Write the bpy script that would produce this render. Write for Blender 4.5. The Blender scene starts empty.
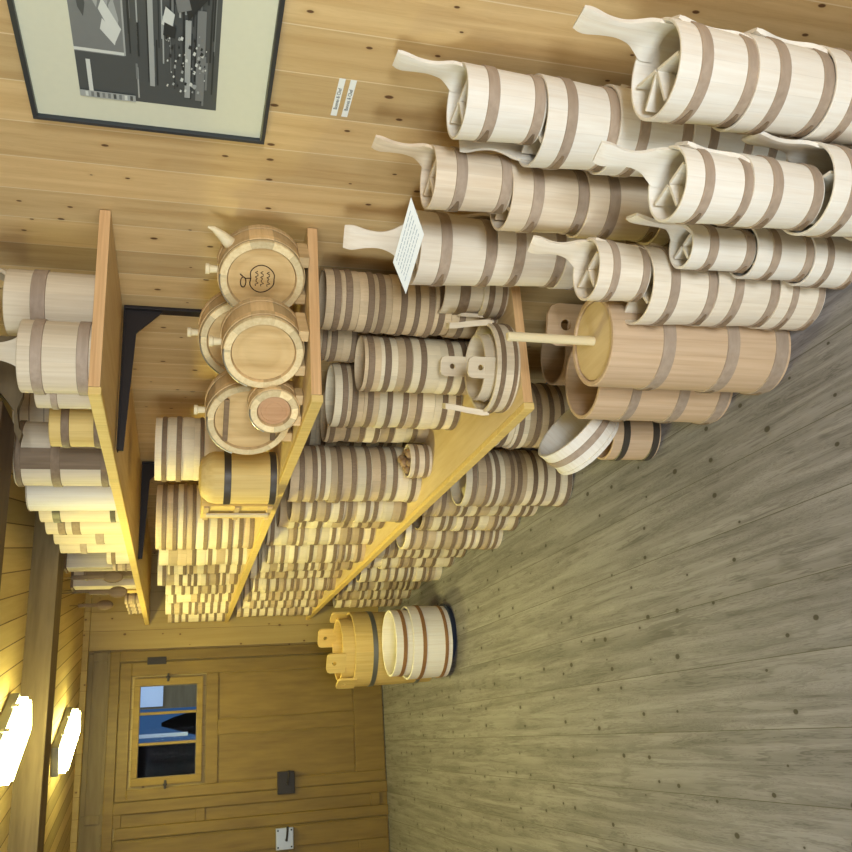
import bpy, bmesh, math, random
from math import sin, cos, pi, atan2, asin, hypot, radians
from mathutils import Vector, Matrix

rnd = random.Random(7)
S = bpy.context.scene
COL = S.collection

# ------------------------------------------------------------------ camera, world, lights, exposure
CAM_H = 1.6
F = 870.0
def _basis():
    D = Vector((-251, 320, F)).normalized()
    dn = Vector((3174, 82, F)); dn = (dn - D * dn.dot(D)).normalized()
    U = -dn
    R = D.cross(U)
    if R.y > 0: R = -R
    return R, D, U
_R, _D, _U = _basis()          # world X, Y, Z axes written in camera axes (right, down, forward)
CAM = Vector((0, 0, CAM_H))
cam_data = bpy.data.cameras.new('camera')
cam = bpy.data.objects.new('camera', cam_data)
COL.objects.link(cam)
right = Vector((_R.x, _D.x, _U.x)); down = Vector((_R.y, _D.y, _U.y)); fwd = Vector((_R.z, _D.z, _U.z))
m = Matrix((right, -down, -fwd)).transposed().to_4x4()
m.translation = CAM
cam.matrix_world = m
cam_data.sensor_width = 36
cam_data.lens = F / 852 * 36
cam_data.clip_start = 0.02
S.camera = cam

world = bpy.data.worlds.new('world'); S.world = world
world.use_nodes = True
bg = world.node_tree.nodes['Background']
bg.inputs['Color'].default_value = (0.50, 0.68, 1.0, 1)
bg.inputs['Strength'].default_value = 0.9

def area_light(name, loc, target, sx, sy, power, color):
    d = bpy.data.lights.new(name, 'AREA'); d.shape = 'RECTANGLE'; d.size = sx; d.size_y = sy
    d.energy = power; d.color = color
    o = bpy.data.objects.new(name, d); COL.objects.link(o)
    o.location = loc
    o.rotation_euler = (Vector(target) - Vector(loc)).to_track_quat('-Z', 'Y').to_euler()
    return o
# daylight through the back wall window; unseen side window light added to brighten the floor
area_light('window_daylight', (-0.25, -2.36, 1.62), (-0.25, 1, 1.55), 1.1, 0.9, 116, (0.85, 0.91, 1.0))
area_light('added_side_light', (-2.56, 1.3, 1.55), (1, 1.3, 1.2), 1.5, 1.1, 42, (0.82, 0.95, 1.0))
LAMP_POWER = 20.0
LAMP_COLOR = (0.97, 0.93, 0.30)

S.view_settings.view_transform = 'Standard'
S.view_settings.look = 'None'
S.view_settings.gamma = 1
S.view_settings.use_curve_mapping = False
S.view_settings.exposure = 0.62
S.cycles.use_denoising = True
S.cycles.max_bounces = 8
S.cycles.diffuse_bounces = 3
S.cycles.sample_clamp_indirect = 6

# ------------------------------------------------------------------ measuring helpers (points on real planes of the room)
def ray(x, y):
    c = Vector((x - 426, y - 426, F)); return Vector((c.dot(_R), c.dot(_D), c.dot(_U)))
def hitX(x, y, X): r = ray(x, y); return CAM + r * (X / r.x)
def hitY(x, y, Y): r = ray(x, y); return CAM + r * (Y / r.y)
def hitZ(x, y, Z): r = ray(x, y); return CAM + r * ((Z - CAM_H) / r.z)
def az(p): r = ray(*p); return atan2(r.x, r.y)
def cyl(pa, pb, X):
    a, b = az(pa), az(pb); mid = (a + b) / 2; d = X / sin(mid)
    return X, d * cos(mid), d * sin(abs(a - b) / 2)
def tangent(pb, X, r):
    b = az(pb); return (X * cos(b) - r) / sin(b)
def zat(p, X, Y):
    r = ray(*p); return CAM_H + r.z * hypot(X, Y) / hypot(r.x, r.y)

# room sizes
WX = 1.465; LX = -2.5; DY = 7.18; BY = -2.3; CZ = 2.288
SHX = 0.895; SHY = 2.295
ZL, ZM, ZT = 0.606, 1.253, 1.848     # tops of the low, middle and top shelf
ST = 0.03

# ------------------------------------------------------------------ materials
def new_mat(name):
    mt = bpy.data.materials.new(name); mt.use_nodes = True
    nt = mt.node_tree; b = nt.nodes['Principled BSDF']
    return mt, nt, b
def N(nt, t, **kw):
    n = nt.nodes.new(t)
    for k, v in kw.items():
        if k in ('operation', 'data_type', 'blend_type', 'noise_dimensions', 'voronoi_dimensions', 'feature', 'vector_type', 'interpolation_type', 'clamp'):
            setattr(n, k, v)
        else:
            n.inputs[int(k[1:]) if k[0] == 'i' and k[1:].isdigit() else k].default_value = v
    return n
def math_(nt, op, a, b=None, c=None):
    n = nt.nodes.new('ShaderNodeMath'); n.operation = op
    for i, v in enumerate((a, b, c)):
        if v is None: continue
        if isinstance(v, (int, float)): n.inputs[i].default_value = v
        else: nt.links.new(v, n.inputs[i])
    return n.outputs[0]
def mix(nt, fac, a, b, blend='MIX'):
    n = nt.nodes.new('ShaderNodeMix'); n.data_type = 'RGBA'; n.blend_type = blend
    for i, v in ((0, fac), (6, a), (7, b)):
        if isinstance(v, (int, float)): n.inputs[i].default_value = v
        elif isinstance(v, tuple): n.inputs[i].default_value = (*v, 1) if len(v) == 3 else v
        else: nt.links.new(v, n.inputs[i])
    return n.outputs[2]
def vec_scale(nt, v, s):
    n = nt.nodes.new('ShaderNodeVectorMath'); n.operation = 'MULTIPLY'
    nt.links.new(v, n.inputs[0]); n.inputs[1].default_value = s
    return n.outputs[0]
def ramp(nt, fac, lo, hi):
    n = nt.nodes.new('ShaderNodeMapRange'); n.clamp = True
    nt.links.new(fac, n.inputs[0]); n.inputs[1].default_value = lo; n.inputs[2].default_value = hi
    return n.outputs[0]

def wood(name, base, dark, axis='Z', staves=0, rough=0.6, tint=0.18, fine=90.0, obj_random=0.12, spec=0.3):
    """plain planed wood: fine grain running along one axis, tint from stave to stave and piece to piece"""
    mt, nt, b = new_mat(name)
    tc = nt.nodes.new('ShaderNodeTexCoord'); co = tc.outputs['Object']
    oi = nt.nodes.new('ShaderNodeObjectInfo')
    sc = {'Z': (fine, fine, 3.0), 'Y': (fine, 3.0, fine), 'X': (3.0, fine, fine)}[axis]
    v = vec_scale(nt, co, sc)
    off = nt.nodes.new('ShaderNodeVectorMath'); off.operation = 'ADD'
    nt.links.new(v, off.inputs[0])
    cx = nt.nodes.new('ShaderNodeCombineXYZ')
    rr = math_(nt, 'MULTIPLY', oi.outputs['Random'], 37.0)
    for i in range(3): nt.links.new(rr, cx.inputs[i])
    nt.links.new(cx.outputs[0], off.inputs[1])
    ns = N(nt, 'ShaderNodeTexNoise', Scale=1.0, Detail=3.0, Roughness=0.6)
    nt.links.new(off.outputs[0], ns.inputs['Vector'])
    g = ramp(nt, ns.outputs['Fac'], 0.35, 0.75)
    col = mix(nt, g, base, dark)
    val = math_(nt, 'MULTIPLY_ADD', oi.outputs['Random'], obj_random, 1.0 - obj_random / 2)
    if staves:
        sx = nt.nodes.new('ShaderNodeSeparateXYZ'); nt.links.new(co, sx.inputs[0])
        an = math_(nt, 'ARCTAN2', sx.outputs[1], sx.outputs[0])
        k = math_(nt, 'MULTIPLY_ADD', an, staves / (2 * pi), 0.37)
        idx = math_(nt, 'FLOOR', k)
        seed = math_(nt, 'ADD', math_(nt, 'MULTIPLY', idx, 1.731), rr)
        wn = N(nt, 'ShaderNodeTexWhiteNoise', noise_dimensions='1D'); nt.links.new(seed, wn.inputs['W'])
        val = math_(nt, 'MULTIPLY', val, math_(nt, 'MULTIPLY_ADD', wn.outputs['Value'], tint, 1.0 - tint / 2))
        fr = math_(nt, 'FRACT', k)
        edge = math_(nt, 'LESS_THAN', math_(nt, 'ABSOLUTE', math_(nt, 'SUBTRACT', fr, 0.5)), 0.485)
        val = math_(nt, 'MULTIPLY', val, math_(nt, 'MULTIPLY_ADD', edge, 0.08, 0.92))
    hs = nt.nodes.new('ShaderNodeHueSaturation')
    nt.links.new(col, hs.inputs['Color']); nt.links.new(val, hs.inputs['Value'])
    nt.links.new(hs.outputs[0], b.inputs['Base Color'])
    b.inputs['Roughness'].default_value = rough
    b.inputs['Specular IOR Level'].default_value = spec
    return mt

def board_wall(name, across, along, pitch, base, dark, line_col, knot_col, knots=True, offset=0.0, knot_scale=(5.0, 3.0), line_w=0.02, rough=0.55, tint=0.2, grain=0.6, skew=0.0, board_dark=None, knot_cut=0.45, spec=0.3, knot_size=0.05, fine=0.0):
    """tongue and groove boards: across = axis over the boards, along = axis the boards run in"""
    mt, nt, b = new_mat(name)
    tc = nt.nodes.new('ShaderNodeTexCoord')
    sx = nt.nodes.new('ShaderNodeSeparateXYZ'); nt.links.new(tc.outputs['Object'], sx.inputs[0])
    ax = {'X': 0, 'Y': 1, 'Z': 2}
    a = sx.outputs[ax[across]]; l = sx.outputs[ax[along]]
    if skew:
        a = math_(nt, 'SUBTRACT', a, math_(nt, 'MULTIPLY', l, skew))
    k = math_(nt, 'MULTIPLY_ADD', a, 1.0 / pitch, offset)
    idx = math_(nt, 'FLOOR', k); fr = math_(nt, 'FRACT', k)
    wn = N(nt, 'ShaderNodeTexWhiteNoise', noise_dimensions='1D'); nt.links.new(idx, wn.inputs['W'])
    cv = nt.nodes.new('ShaderNodeCombineXYZ')
    nt.links.new(math_(nt, 'MULTIPLY', a, 28.0), cv.inputs[0])
    nt.links.new(math_(nt, 'MULTIPLY_ADD', wn.outputs['Value'], 60.0, math_(nt, 'MULTIPLY', l, 1.3)), cv.inputs[1])
    nt.links.new(math_(nt, 'MULTIPLY', wn.outputs['Value'], 31.0), cv.inputs[2])
    ns = N(nt, 'ShaderNodeTexNoise', Scale=1.0, Detail=5.0, Roughness=0.62, Distortion=0.35)
    nt.links.new(cv.outputs[0], ns.inputs['Vector'])
    g = ramp(nt, ns.outputs['Fac'], 0.33, 0.72)
    g = math_(nt, 'MULTIPLY', g, grain)
    if fine:
        fv = nt.nodes.new('ShaderNodeCombineXYZ')
        nt.links.new(math_(nt, 'MULTIPLY_ADD', ns.outputs['Fac'], 5.0, math_(nt, 'MULTIPLY', a, 20.0)), fv.inputs[0])
        nt.links.new(math_(nt, 'MULTIPLY_ADD', wn.outputs['Value'], 23.0, math_(nt, 'MULTIPLY', l, .55)), fv.inputs[1])
        wv = nt.nodes.new('ShaderNodeTexNoise'); wv.inputs['Scale'].default_value = 1.0; wv.inputs['Detail'].default_value = 1.0
        nt.links.new(fv.outputs[0], wv.inputs['Vector'])
        ring = math_(nt, 'SINE', math_(nt, 'MULTIPLY', wv.outputs['Fac'], 95.0))
        g = math_(nt, 'ADD', g, math_(nt, 'MULTIPLY', ramp(nt, ring, .2, 1.0), fine))
        g = math_(nt, 'MINIMUM', g, 1.0)
    col = mix(nt, g, base, dark)
    hs = nt.nodes.new('ShaderNodeHueSaturation')
    nt.links.new(col, hs.inputs['Color'])
    nt.links.new(math_(nt, 'MULTIPLY_ADD', wn.outputs['Value'], tint, 1.0 - tint / 2), hs.inputs['Value'])
    col = hs.outputs[0]
    if knots:
        kv = nt.nodes.new('ShaderNodeCombineXYZ')
        nt.links.new(math_(nt, 'MULTIPLY', a, knot_scale[0]), kv.inputs[0])
        nt.links.new(math_(nt, 'MULTIPLY', l, knot_scale[1]), kv.inputs[1])
        vo = N(nt, 'ShaderNodeTexVoronoi', Scale=1.0); vo.voronoi_dimensions = '2D'
        nt.links.new(kv.outputs[0], vo.inputs['Vector'])
        sp = nt.nodes.new('ShaderNodeSeparateColor'); nt.links.new(vo.outputs['Color'], sp.inputs[0])
        on = math_(nt, 'GREATER_THAN', sp.outputs[0], knot_cut)
        size = math_(nt, 'MULTIPLY_ADD', sp.outputs[1], knot_size, knot_size * 0.45)
        kn = math_(nt, 'SUBTRACT', 1.0, ramp(nt, math_(nt, 'DIVIDE', vo.outputs['Distance'], size), 0.75, 1.1))
        halo = math_(nt, 'SUBTRACT', 1.0, ramp(nt, math_(nt, 'DIVIDE', vo.outputs['Distance'], size), 1.0, 3.2))
        col = mix(nt, math_(nt, 'MULTIPLY', math_(nt, 'MULTIPLY', halo, on), 0.35), col, dark)
        col = mix(nt, math_(nt, 'MULTIPLY', kn, on), col, knot_col)
    ln = math_(nt, 'LESS_THAN', fr, line_w)
    col = mix(nt, ln, col, line_col)
    nt.links.new(col, b.inputs['Base Color'])
    b.inputs['Roughness'].default_value = rough
    b.inputs['Specular IOR Level'].default_value = spec
    bp = nt.nodes.new('ShaderNodeBump'); bp.inputs['Strength'].default_value = 0.35; bp.inputs['Distance'].default_value = 0.004
    nt.links.new(math_(nt, 'SUBTRACT', math_(nt, 'MULTIPLY', g, -0.25), ln), bp.inputs['Height'])
    nt.links.new(bp.outputs[0], b.inputs['Normal'])
    return mt

def flat(name, col, rough=0.5, metal=0.0, spec=0.4):
    mt, nt, b = new_mat(name)
    ns = N(nt, 'ShaderNodeTexNoise', Scale=60.0, Detail=2.0)
    tc = nt.nodes.new('ShaderNodeTexCoord'); nt.links.new(tc.outputs['Object'], ns.inputs['Vector'])
    c = mix(nt, math_(nt, 'MULTIPLY', ns.outputs['Fac'], 0.25), col, tuple(x * 0.8 for x in col))
    nt.links.new(c, b.inputs['Base Color'])
    b.inputs['Roughness'].default_value = rough; b.inputs['Metallic'].default_value = metal
    b.inputs['Specular IOR Level'].default_value = spec
    return mt

M = {}
M['pale'] = wood('pale_maple', (0.70, 0.585, 0.42), (0.60, 0.48, 0.32), 'Z', staves=16, tint=0.10)
M['tank'] = wood('white_maple', (0.81, 0.75, 0.65), (0.74, 0.65, 0.53), 'Z', staves=14, tint=0.05, obj_random=0.05)
M['tanktan'] = wood('tan_maple', (0.75, 0.62, 0.46), (0.66, 0.51, 0.35), 'Z', staves=14, tint=0.08, obj_random=0.06)
M['tankmid'] = wood('warm_maple', (0.79, 0.69, 0.55), (0.70, 0.58, 0.43), 'Z', staves=14, tint=0.06, obj_random=0.05)
M['pink'] = wood('pink_pear', (0.61, 0.43, 0.27), (0.51, 0.34, 0.195), 'Z', staves=18, tint=0.14, obj_random=0.06)
M['tub'] = wood('tub_staves', (0.80, 0.68, 0.465), (0.69, 0.555, 0.35), 'Z', staves=14, tint=0.16, obj_random=0.26)
M['tubtan'] = wood('tub_staves_tan', (0.58, 0.435, 0.265), (0.47, 0.34, 0.19), 'Z', staves=14, tint=0.16, obj_random=0.30)
M['hoop'] = wood('walnut_hoop', (0.26, 0.178, 0.108), (0.18, 0.117, 0.068), 'X', fine=60, obj_random=0.35)
M['thoop'] = wood('walnut_band', (0.41, 0.31, 0.225), (0.32, 0.235, 0.165), 'X', fine=60, obj_random=0.18)
M['bhoop'] = wood('brown_hoop', (0.30, 0.15, 0.055), (0.22, 0.10, 0.035), 'X', fine=60)
M['yellow'] = wood('yellow_pine', (0.74, 0.53, 0.19), (0.64, 0.42, 0.12), 'Z', staves=12, tint=0.10)
M['ply'] = wood('shelf_pine', (0.72, 0.54, 0.29), (0.62, 0.43, 0.20), 'Y', fine=30, obj_random=0.05)
M['plyend'] = wood('shelf_end_grain', (0.70, 0.43, 0.20), (0.52, 0.28, 0.11), 'X', fine=120, obj_random=0.05)
M['head'] = wood('barrel_head', (0.66, 0.45, 0.20), (0.52, 0.32, 0.12), 'Z', fine=45, obj_random=0.12)
M['headred'] = wood('red_barrel_head', (0.56, 0.32, 0.16), (0.45, 0.23, 0.10), 'Z', fine=45)
M['stave'] = wood('barrel_staves', (0.66, 0.46, 0.23), (0.53, 0.35, 0.155), 'Z', staves=11, tint=0.5)
M['dark_stave'] = wood('dark_stave', (0.25, 0.17, 0.10), (0.17, 0.11, 0.06), 'Z', fine=50)
M['chime'] = wood('barrel_chime', (0.76, 0.60, 0.33), (0.64, 0.47, 0.23), 'Z', staves=11, tint=0.5)
M['spoon'] = wood('spoon_wood', (0.24, 0.155, 0.08), (0.16, 0.10, 0.05), 'Z', fine=60, obj_random=0.4)
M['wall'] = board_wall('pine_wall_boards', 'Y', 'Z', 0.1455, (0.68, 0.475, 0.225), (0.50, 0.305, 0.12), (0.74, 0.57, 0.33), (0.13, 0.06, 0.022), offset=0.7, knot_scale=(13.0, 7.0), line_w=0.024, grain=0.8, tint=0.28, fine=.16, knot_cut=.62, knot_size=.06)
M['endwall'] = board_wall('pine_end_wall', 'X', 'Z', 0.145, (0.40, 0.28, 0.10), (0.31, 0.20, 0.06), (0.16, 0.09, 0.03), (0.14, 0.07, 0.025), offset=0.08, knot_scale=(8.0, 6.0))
M['oldwood'] = wood('old_door_wood', (0.205, 0.128, 0.024), (0.145, 0.085, 0.013), 'Z', fine=26, obj_random=0.15, rough=0.5)
M['oldlight'] = wood('light_old_wood', (0.27, 0.175, 0.045), (0.20, 0.125, 0.03), 'Z', fine=26)
M['greywood'] = wood('old_grey_wood', (0.20, 0.145, 0.07), (0.145, 0.10, 0.045), 'X', fine=26, obj_random=0.1)
M['beam'] = wood('ceiling_beam_wood', (0.17, 0.12, 0.06), (0.11, 0.075, 0.035), 'X', fine=26, rough=0.7)
M['shadebeam'] = wood('shaded_beam_wood', (0.12, 0.07, 0.03), (0.08, 0.045, 0.02), 'X', fine=26, rough=0.7)  # beam wood again, darkened to paint in the shade on the unlit beam
M['ceil'] = board_wall('ceiling_boards', 'X', 'Y', 0.105, (0.60, 0.45, 0.20), (0.44, 0.30, 0.11), (0.12, 0.065, 0.02), (0.2, 0.1, 0.03), skew=0.21, knots=False, line_w=0.05, tint=0.45)
M['floor'] = board_wall('grey_floor_boards', 'X', 'Y', 0.19, (0.30, 0.278, 0.278), (0.13, 0.116, 0.112), (0.10, 0.088, 0.066), (0.06, 0.05, 0.038), offset=0.35, knot_scale=(9.0, 6.0), line_w=0.012, rough=0.62, tint=0.14, grain=0.9, knot_cut=0.5, knot_size=0.06, fine=.38)
M['iron'] = flat('black_iron', (0.028, 0.022, 0.02), 0.5, 0.5)
M['frame'] = flat('black_frame', (0.035, 0.038, 0.04), 0.35)
M['mat'] = flat('cream_card', (0.70, 0.68, 0.50), 0.9)
M['paper'] = flat('white_paper', (0.86, 0.86, 0.80), 0.9)
M['ink'] = flat('grey_ink', (0.34, 0.37, 0.40), 0.9)
M['black'] = flat('printed_black', (0.03, 0.03, 0.03), 0.8)
M['steel'] = flat('zinc_steel', (0.33, 0.34, 0.35), 0.4, 0.7)
M['greyhoop'] = flat('grey_metal_hoop', (0.20, 0.20, 0.18), 0.45, 0.6)
M['darkhoop'] = flat('dark_metal_hoop', (0.075, 0.06, 0.045), 0.45, 0.3)
M['burn'] = flat('burnt_line', (0.045, 0.02, 0.008), 0.8)
M['wire'] = flat('wire_metal', (0.5, 0.48, 0.42), 0.3, 0.9)
M['whitewood'] = wood('white_peg', (0.78, 0.66, 0.42), (0.70, 0.57, 0.33), 'Z', fine=60)
M['blueplastic'] = flat('navy_plastic', (0.02, 0.03, 0.06), 0.5)
M['nut'] = wood('walnut_shell', (0.40, 0.25, 0.12), (0.20, 0.11, 0.05), 'Z', fine=60, obj_random=0.3)
M['lampbody'] = flat('grey_lamp_housing', (0.30, 0.31, 0.30), 0.5)
M['clip'] = flat('lamp_clip', (0.55, 0.56, 0.52), 0.4)
M['heather'] = flat('hillside', (0.035, 0.08, 0.14), 0.9)
M['pale_out'] = flat('white_plaster', (0.75, 0.82, 0.9), 0.9)
M['dark_out'] = flat('dark_box', (0.008, 0.006, 0.005), 0.9, spec=0.02)
M['p0'] = flat('photo_black', (0.03, 0.032, 0.03), 0.5); M['p1'] = flat('photo_dark', (0.08, 0.085, 0.08), 0.5)
M['p2'] = flat('photo_mid', (0.20, 0.205, 0.19), 0.5); M['p3'] = flat('photo_grey', (0.38, 0.39, 0.36), 0.5); M['p4'] = flat('photo_light', (0.66, 0.67, 0.60), 0.5)
def _emit(name, col, s):
    mt, nt, b = new_mat(name)
    b.inputs['Base Color'].default_value = (*col, 1)
    b.inputs['Emission Color'].default_value = (*col, 1); b.inputs['Emission Strength'].default_value = s
    return mt
def _glass():
    mt, nt, b = new_mat('window_glass')
    out = nt.nodes['Material Output']
    gl = nt.nodes.new('ShaderNodeBsdfGlossy'); gl.inputs['Roughness'].default_value = 0.02
    tr = nt.nodes.new('ShaderNodeBsdfTransparent'); tr.inputs['Color'].default_value = (0.95, 0.97, 0.97, 1)
    fr = nt.nodes.new('ShaderNodeFresnel'); fr.inputs['IOR'].default_value = 1.03
    mx = nt.nodes.new('ShaderNodeMixShader')
    nt.links.new(fr.outputs[0], mx.inputs[0]); nt.links.new(tr.outputs[0], mx.inputs[1]); nt.links.new(gl.outputs[0], mx.inputs[2])
    nt.links.new(mx.outputs[0], out.inputs[0])
    return mt
M['glass'] = _glass()

# ------------------------------------------------------------------ mesh helpers
def mesh_from(bm, name, mat, smooth=False):
    me = bpy.data.meshes.new(name)
    bm.normal_update()
    if smooth:
        for f in bm.faces: f.smooth = True
        for e in bm.edges:
            if len(e.link_faces) == 2 and e.calc_face_angle(0) > radians(35): e.smooth = False
    bm.to_mesh(me); bm.free()
    for mm in (mat if isinstance(mat, (list, tuple)) else [mat]): me.materials.append(mm)
    return me
def link(name, me, parent=None, loc=(0, 0, 0), rot=(0, 0, 0), scale=(1, 1, 1)):
    o = bpy.data.objects.new(name, me); COL.objects.link(o)
    if parent is not None: o.parent = parent
    o.location = loc; o.rotation_euler = rot; o.scale = scale
    return o
def obj(name, bm, mat, parent=None, loc=(0, 0, 0), rot=(0, 0, 0), smooth=False):
    return link(name, mesh_from(bm, name, mat, smooth), parent, loc, rot)
def tag(o, label, cat, group=None):
    o['label'] = label; o['category'] = cat
    if group: o['group'] = group
    return o
def struct(o): o['kind'] = 'structure'; return o
def empty(name, loc=(0, 0, 0), rot=(0, 0, 0)):
    o = bpy.data.objects.new(name, None); COL.objects.link(o); o.location = loc; o.rotation_euler = rot; o.empty_display_size = 0.05
    return o
def box(bm, a, b, bev=0.0):
    a = Vector(a); b = Vector(b)
    lo = Vector(map(min, a, b)); hi = Vector(map(max, a, b))
    r = bmesh.ops.create_cube(bm, size=1.0)
    vs = r['verts']
    for v in vs: v.co = Vector(((v.co.x + .5) * (hi.x - lo.x) + lo.x, (v.co.y + .5) * (hi.y - lo.y) + lo.y, (v.co.z + .5) * (hi.z - lo.z) + lo.z))
    if bev:
        es = list({e for v in vs for e in v.link_edges})
        bmesh.ops.bevel(bm, geom=es, offset=bev, segments=2, affect='EDGES', profile=0.6)
    return vs
def lathe(bm, prof, n=36, close=True):
    """profile of (r, z) round Z; r=0 points become single vertices"""
    rings = []
    for r, z in prof:
        if r < 1e-6: rings.append([bm.verts.new((0, 0, z))])
        else: rings.append([bm.verts.new((r * cos(2 * pi * i / n), r * sin(2 * pi * i / n), z)) for i in range(n)])
    pairs = list(zip(rings[:-1], rings[1:]))
    if close: pairs.append((rings[-1], rings[0]))
    for A, B in pairs:
        if len(A) == 1 and len(B) == 1: continue
        for i in range(n):
            j = (i + 1) % n
            if len(A) == 1: f = (A[0], B[j], B[i])
            elif len(B) == 1: f = (A[i], A[j], B[0])
            else: f = (A[i], A[j], B[j], B[i])
            bm.faces.new(f)
    bmesh.ops.recalc_face_normals(bm, faces=bm.faces[:])
def prism(bm, pts, vec):
    """closed polygon extruded along vec"""
    vec = Vector(vec)
    a = [bm.verts.new(p) for p in pts]; b = [bm.verts.new(Vector(p) + vec) for p in pts]
    bm.faces.new(a); bm.faces.new(list(reversed(b)))
    n = len(a)
    for i in range(n):
        j = (i + 1) % n; bm.faces.new((a[j], a[i], b[i], b[j]))
    bmesh.ops.recalc_face_normals(bm, faces=bm.faces[:])
def tube(bm, pts, r, n=8, caps=True):
    pts = [Vector(p) for p in pts]; rings = []
    rs = r if isinstance(r, (list, tuple)) else [r] * len(pts)
    for i, p in enumerate(pts):
        t = (pts[min(i + 1, len(pts) - 1)] - pts[max(i - 1, 0)]).normalized()
        u = t.orthogonal().normalized() if i == 0 else (prev - t * prev.dot(t)).normalized()
        prev = u; w = t.cross(u)
        rings.append([bm.verts.new(p + (u * cos(2 * pi * k / n) + w * sin(2 * pi * k / n)) * rs[i]) for k in range(n)])
    for A, B in zip(rings[:-1], rings[1:]):
        for k in range(n):
            j = (k + 1) % n; bm.faces.new((A[k], A[j], B[j], B[k]))
    if caps: bm.faces.new(list(reversed(rings[0]))); bm.faces.new(rings[-1])
    bmesh.ops.recalc_face_normals(bm, faces=bm.faces[:])

def vessel_bm(rt, rb, hh, wall, floor_t=0.012, n=40, foot=0.0):
    bm = bmesh.new()
    lip = wall * 0.18
    def ro(z): return rb + (rt - rb) * z / hh
    lathe(bm, [(0, foot), (ro(foot) - wall, foot), (ro(0) - wall, 0), (ro(0), 0), (ro(hh - lip), hh - lip), (rt - lip, hh), (rt - wall + lip, hh), (rt - wall, hh - lip), (ro(floor_t + foot) - wall, floor_t + foot), (0, floor_t + foot)], n, close=False)
    return bm
def hoop_bm(rt, rb, hh, z0, z1, t=0.0035, n=40):
    bm = bmesh.new()
    def ro(z): return rb + (rt - rb) * z / hh
    e = 0.0003
    bl = min(t * .4, (z1 - z0) * .2)
    lathe(bm, [(ro(z0) + e, z0), (ro(z0) + t, z0 + bl), (ro(z1) + t, z1 - bl), (ro(z1) + e, z1)], n)
    return bm

# ------------------------------------------------------------------ the room
def quad_box(name, a, b, mat, bev=0.0):
    bm = bmesh.new(); box(bm, a, b, bev); return struct(obj(name, bm, mat))
quad_box('floor', (LX - .1, BY - .1, -0.08), (WX + .1, DY + .1, 0), M['floor'])
quad_box('ceiling', (LX - .1, BY - .1, CZ), (WX + .1, DY + .1, CZ + 0.08), M['ceil'])
quad_box('wall_right', (WX, BY - .1, 0), (WX + .08, DY + .1, CZ), M['wall'])
def wall_with_holes(name, u0, u1, z0, z1, holes, mk, mat):
    """mk(u,z,depth) -> point; wall of boxes leaving rectangular holes side by side"""
    bm = bmesh.new(); hs = sorted(holes); cur = u0
    for (a, b, c, d) in hs:
        box(bm, mk(cur, z0, 0), mk(a, z1, 1))
        box(bm, mk(a, z0, 0), mk(b, c, 1)); box(bm, mk(a, d, 0), mk(b, z1, 1)); cur = b
    box(bm, mk(cur, z0, 0), mk(u1, z1, 1))
    return struct(obj(name, bm, mat))
wall_with_holes('wall_left', BY, DY, 0, CZ, [(0.55, 2.05, 1.0, 2.1)], lambda u, z, d: (LX - .08 * d, u, z), M['wall'])
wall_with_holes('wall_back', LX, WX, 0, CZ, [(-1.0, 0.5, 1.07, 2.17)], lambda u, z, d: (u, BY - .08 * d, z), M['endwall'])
GX0, GX1, GZ0, GZ1 = -0.205, 0.44, 1.450, 1.862
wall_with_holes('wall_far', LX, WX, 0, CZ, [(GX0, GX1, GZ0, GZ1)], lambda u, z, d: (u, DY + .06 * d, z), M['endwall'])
def plain_window(name, mk, u0, u1, z0, z1):
    w = struct(empty(name))
    bm = bmesh.new()
    box(bm, mk(u0, z0, .01), mk(u0 + .05, z1, .06)); box(bm, mk(u1 - .05, z0, .01), mk(u1, z1, .06))
    box(bm, mk(u0 + .05, z0, .01), mk(u1 - .05, z0 + .05, .06)); box(bm, mk(u0 + .05, z1 - .05, .01), mk(u1 - .05, z1, .06))
    um = (u0 + u1) / 2; box(bm, mk(um - .03, z0 + .05, .01), mk(um + .03, z1 - .05, .06))
    struct(obj('window_frame', bm, M['oldwood'], w))
    bm = bmesh.new(); box(bm, mk(u0 + .05, z0 + .05, .03), mk(um - .03, z1 - .05, .034)); box(bm, mk(um + .03, z0 + .05, .03), mk(u1 - .05, z1 - .05, .034))
    struct(obj('pane', bm, M['glass'], w))
plain_window('window_1', lambda u, z, d: (u, BY - d, z), -1.0, 0.5, 1.07, 2.17)
plain_window('window_2', lambda u, z, d: (LX - d, u, z), 0.55, 2.05, 1.0, 2.1)  # unseen window that the added side light comes through

# ceiling beams
bm = bmesh.new(); box(bm, (LX, 4.50, 2.167), (WX, 4.72, CZ + .01), .006); struct(obj('trim_1', bm, M['beam']))
bm = bmesh.new(); box(bm, (LX, 2.80, 2.150), (1.06, 3.05, CZ + .01), .006); struct(obj('trim_2', bm, M['shadebeam']))
# stepped old board under the ceiling where the beam with painted shade meets the wall
bm = bmesh.new()
prism(bm, [hitY(x, y, 2.86) for x, y in ((-14, 336), (20, 336), (23, 395), (17, 409), (19, 428), (22, 432), (19, 442), (14, 431), (14, 411), (8, 402), (0, 392), (-14, 392))], (0, .03, 0))
struct(obj('trim_3', bm, M['beam']))
# moulding where the ceiling meets the far wall
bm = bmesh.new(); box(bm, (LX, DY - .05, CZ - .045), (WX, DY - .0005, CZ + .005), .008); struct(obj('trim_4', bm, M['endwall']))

# ---------------- far wall: panelled partition with two doors
FY = DY - 0.0005
def slab(bm, x0, x1, z0, z1, y0, y1, bev=0.004): box(bm, (x0, FY - y1, z0), (x1, FY - y0, z1), bev)
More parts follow.
